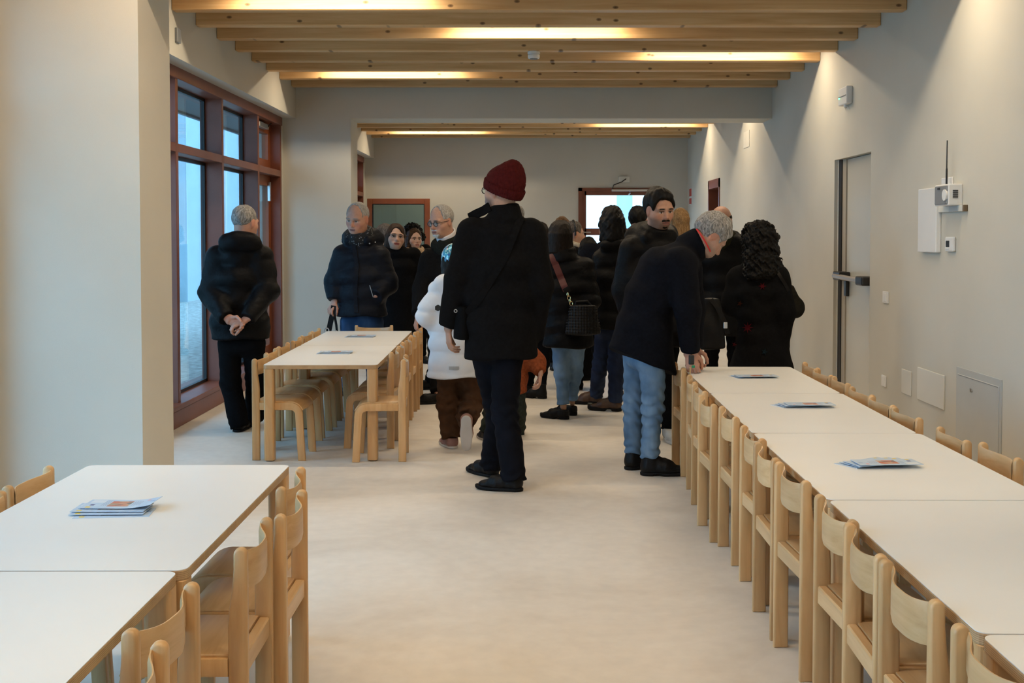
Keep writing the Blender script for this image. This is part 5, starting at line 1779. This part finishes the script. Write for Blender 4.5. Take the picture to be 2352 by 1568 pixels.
person('blonde long haired woman seen from behind the man with moustache', 1564, 11.2, 1.68, -8, dict(head=(1563, 507, 0)), skin=PALE, fem=True, hair=('long', 109, .20, .006), hairmat=HBL,
       jacket=dict(mat=M_WOOL, hem=.6, collar=0), seed=110, fine=.015, hands=dict(L='none', R='none'))
B17 = person('bald bearded man in black jacket and dark green scarf by right wall', 1662, 9.2, 1.65, 172, dict(head=(1656, 509, 0)), turn=(-10, 4, 0), skin=(.55, .31, .22), stub=(.10, .065, .05), stubm=True, brow=(.05, .035, .03),
             hair=('ring', 111, 0, .004), hairmat=HD, headscale=1.04, jacket=dict(mat=M_PUFF, hem=.6, bulk=.03, hood=1.0), trousers=dict(mat=M_BLACKTR), seed=112, fine=.013, hands=dict(L='none', R='none'))
scarf(B17, cloth('dark_green_scarf', (.022, .022, .012), .9), .09, -.13)
person('short dark haired person between the quilted coat and the wavy haired person', 1351, 10.35, 1.36, 0, None, skin=OLIVE, fem=True, hair=('bob', 113, .06, .012), hairmat=HB,
       jacket=dict(mat=M_WOOL, hem=.12, hw=(.2, .18), bulk=.02), seed=114, fine=.016, hands=dict(L='none', R='none'))
person('person in dark blue jacket hidden behind the wavy haired person', 1398, 9.72, 1.56, 0, None, skin=OLIVE, hair=('short', 115, 0, .012), hairmat=HB,
       jacket=dict(mat=M_NAVYWOOL, hem=.6, bulk=.03), seed=116, fine=.016, hands=dict(L='none', R='none'))
person('dark haired man facing away left of the man with moustache', 1472, 10.5, 1.655, -22, dict(head=(1467, 504, 0)), turn=(-8, 0, 0), skin=(.46, .26, .19), hair=('short', 117, 0, .012), hairmat=HB,
       jacket=dict(mat=M_WOOL, hem=.6, collar=.05), seed=118, fine=.015, hands=dict(L='none', R='none'))

# woman with curly black hair and long coat
W18 = person('woman with big curly black hair and long black coat with red stars', 1745, 7.80, 1.49, 38,
             dict(head=(1738, 548, 0), neck=(1736, 596, 0), chest=(1742, 668, 0), pelvis=(1748, 770, 0), shL=(1700, 640, .04), shR=(1783, 640, -.04),
                  elL=(1687, 697, .02), wrL=(1672, 702, .16), elR=(1798, 715, -.06), wrR=(1790, 790, -.02)),
             skin=OLIVE, fem=True, hair=('curly', 121, .26), hairmat=HB, headscale=1.0,
             jacket=dict(mat=M_WOOL, bulk=.030, hem=.22, hw=(.375, .31), collar=.03, wv=.005, name='long_coat', slv=1.2), trousers=dict(mat=M_BLACKTR), shoes=('boot', M_LEATHER, M_SOLE),
             seed=122, fine=.011, hands=dict(R='none', L=dict(dir=(-1, .2, -.12), back=(0, -.3, 1), curl=22)))
def star(P, px, py, r, n, mat, name='star_patch'):
    q = onbody(P, px, py, .003)
    mb = MB()
    vs = []
    for i in range(2 * n):
        a = math.pi * i / n
        rr = r * (1.0 if i % 2 == 0 else .38)
        pp = onbody(P, px + rr * math.cos(a), py - rr * math.sin(a), .004)
        vs.append(tuple(pp + np.array([0, -.004, 0])))
    c = mb.bm.verts.new(tuple(q + np.array([0, -.007, 0])))
    vv = [mb.bm.verts.new(v) for v in vs]
    wv = [mb.bm.verts.new((v[0], v[1] + .006, v[2])) for v in vs]
    for i in range(2 * n):
        mb.bm.faces.new((c, vv[i], vv[(i + 1) % (2 * n)]))
        mb.bm.faces.new((vv[i], wv[i], wv[(i + 1) % (2 * n)], vv[(i + 1) % (2 * n)]))
    return mb.build(name, mat, P.root)
SR = cloth('red_patch', (.055, .004, .007), .9)
star(W18, 1717, 752, 13, 8, SR)
star(W18, 1751, 657, 9, 6, SR)
star(W18, 1699, 697, 7, 5, cloth('rust_patch', (.04, .011, .004), .9))
star(W18, 1687, 791, 6, 5, SR)
star(W18, 1756, 808, 8, 5, cloth('teal_patch', (.006, .015, .022), .9))
bag = tag(empty('shoulder_bag', tuple(W18.base)), 'dark slouchy shoulder bag hanging on the curly haired woman by right wall', 'bag')
strap(W18, 'strap', [(1764, 602), (1786, 625), (1802, 650), (1812, 668)], .022, M_LEATHER, parent=bag)
q = at(1822, 692, 7.78) - W18.base
V, Q = snet(lambda p: smin(esec(p, q - np.array([0, 0, .06]), q + np.array([-.02, 0, .09]), (.075, .06), (.03, .03), (1, .1, 0), .8), ell(p, q - np.array([0, 0, .05]), (.075, .06, .06)), .03) + wob(p, 3, 40, .004), q - .22, q + .22, .009)
link('bag_body', mesh_np('bag_body', V, Q), cloth('dark_olive_canvas', (.012, .011, .008), .8), bag)
# black tote bag between the bending man and the curly haired woman
tb = tag(empty('tote_bag', tuple(at(1630, 745, 7.55))), 'large black leather tote bag hanging between the bending man and the starred coat', 'bag')
V, Q = snet(lambda p: smax(esec(p, (0, 0, -.16), (0, 0, .17), (.115, .06), (.06, .04), (1, 0, 0), .2), -(p.Z + .165), .012) + wob(p, 3, 25, .006), (-.2, -.12, -.25), (.2, .12, .28), .010)
link('bag_body', mesh_np('bag_body', V, Q), M_LEATHER, tb)
MB().ribbon([(-.05, -.02, .16), (-.075, -.02, .24), (-.08, .0, .33), (-.06, .02, .5)], (0, -1, 0), .018, .006).build('strap', M_LEATHER, tb)
MB().ribbon([(.0, -.05, .17), (.04, -.06, .12), (.09, -.06, .02), (.11, -.06, -.06)], (0, -1, 0), .03, .006).build('flap_strap', M_LEATHER, tb)
MB().tube([(-.08 + .012 * math.cos(a), -.03, .21 + .018 * math.sin(a)) for a in np.linspace(0, 6.28, 12, endpoint=False)], .004, 6, closed=True).build('ring', CHROME, tb)
MB().box(.08, .105, -.075, -.065, -.02, .02, .002, 1).build('buckle', CHROME, tb)
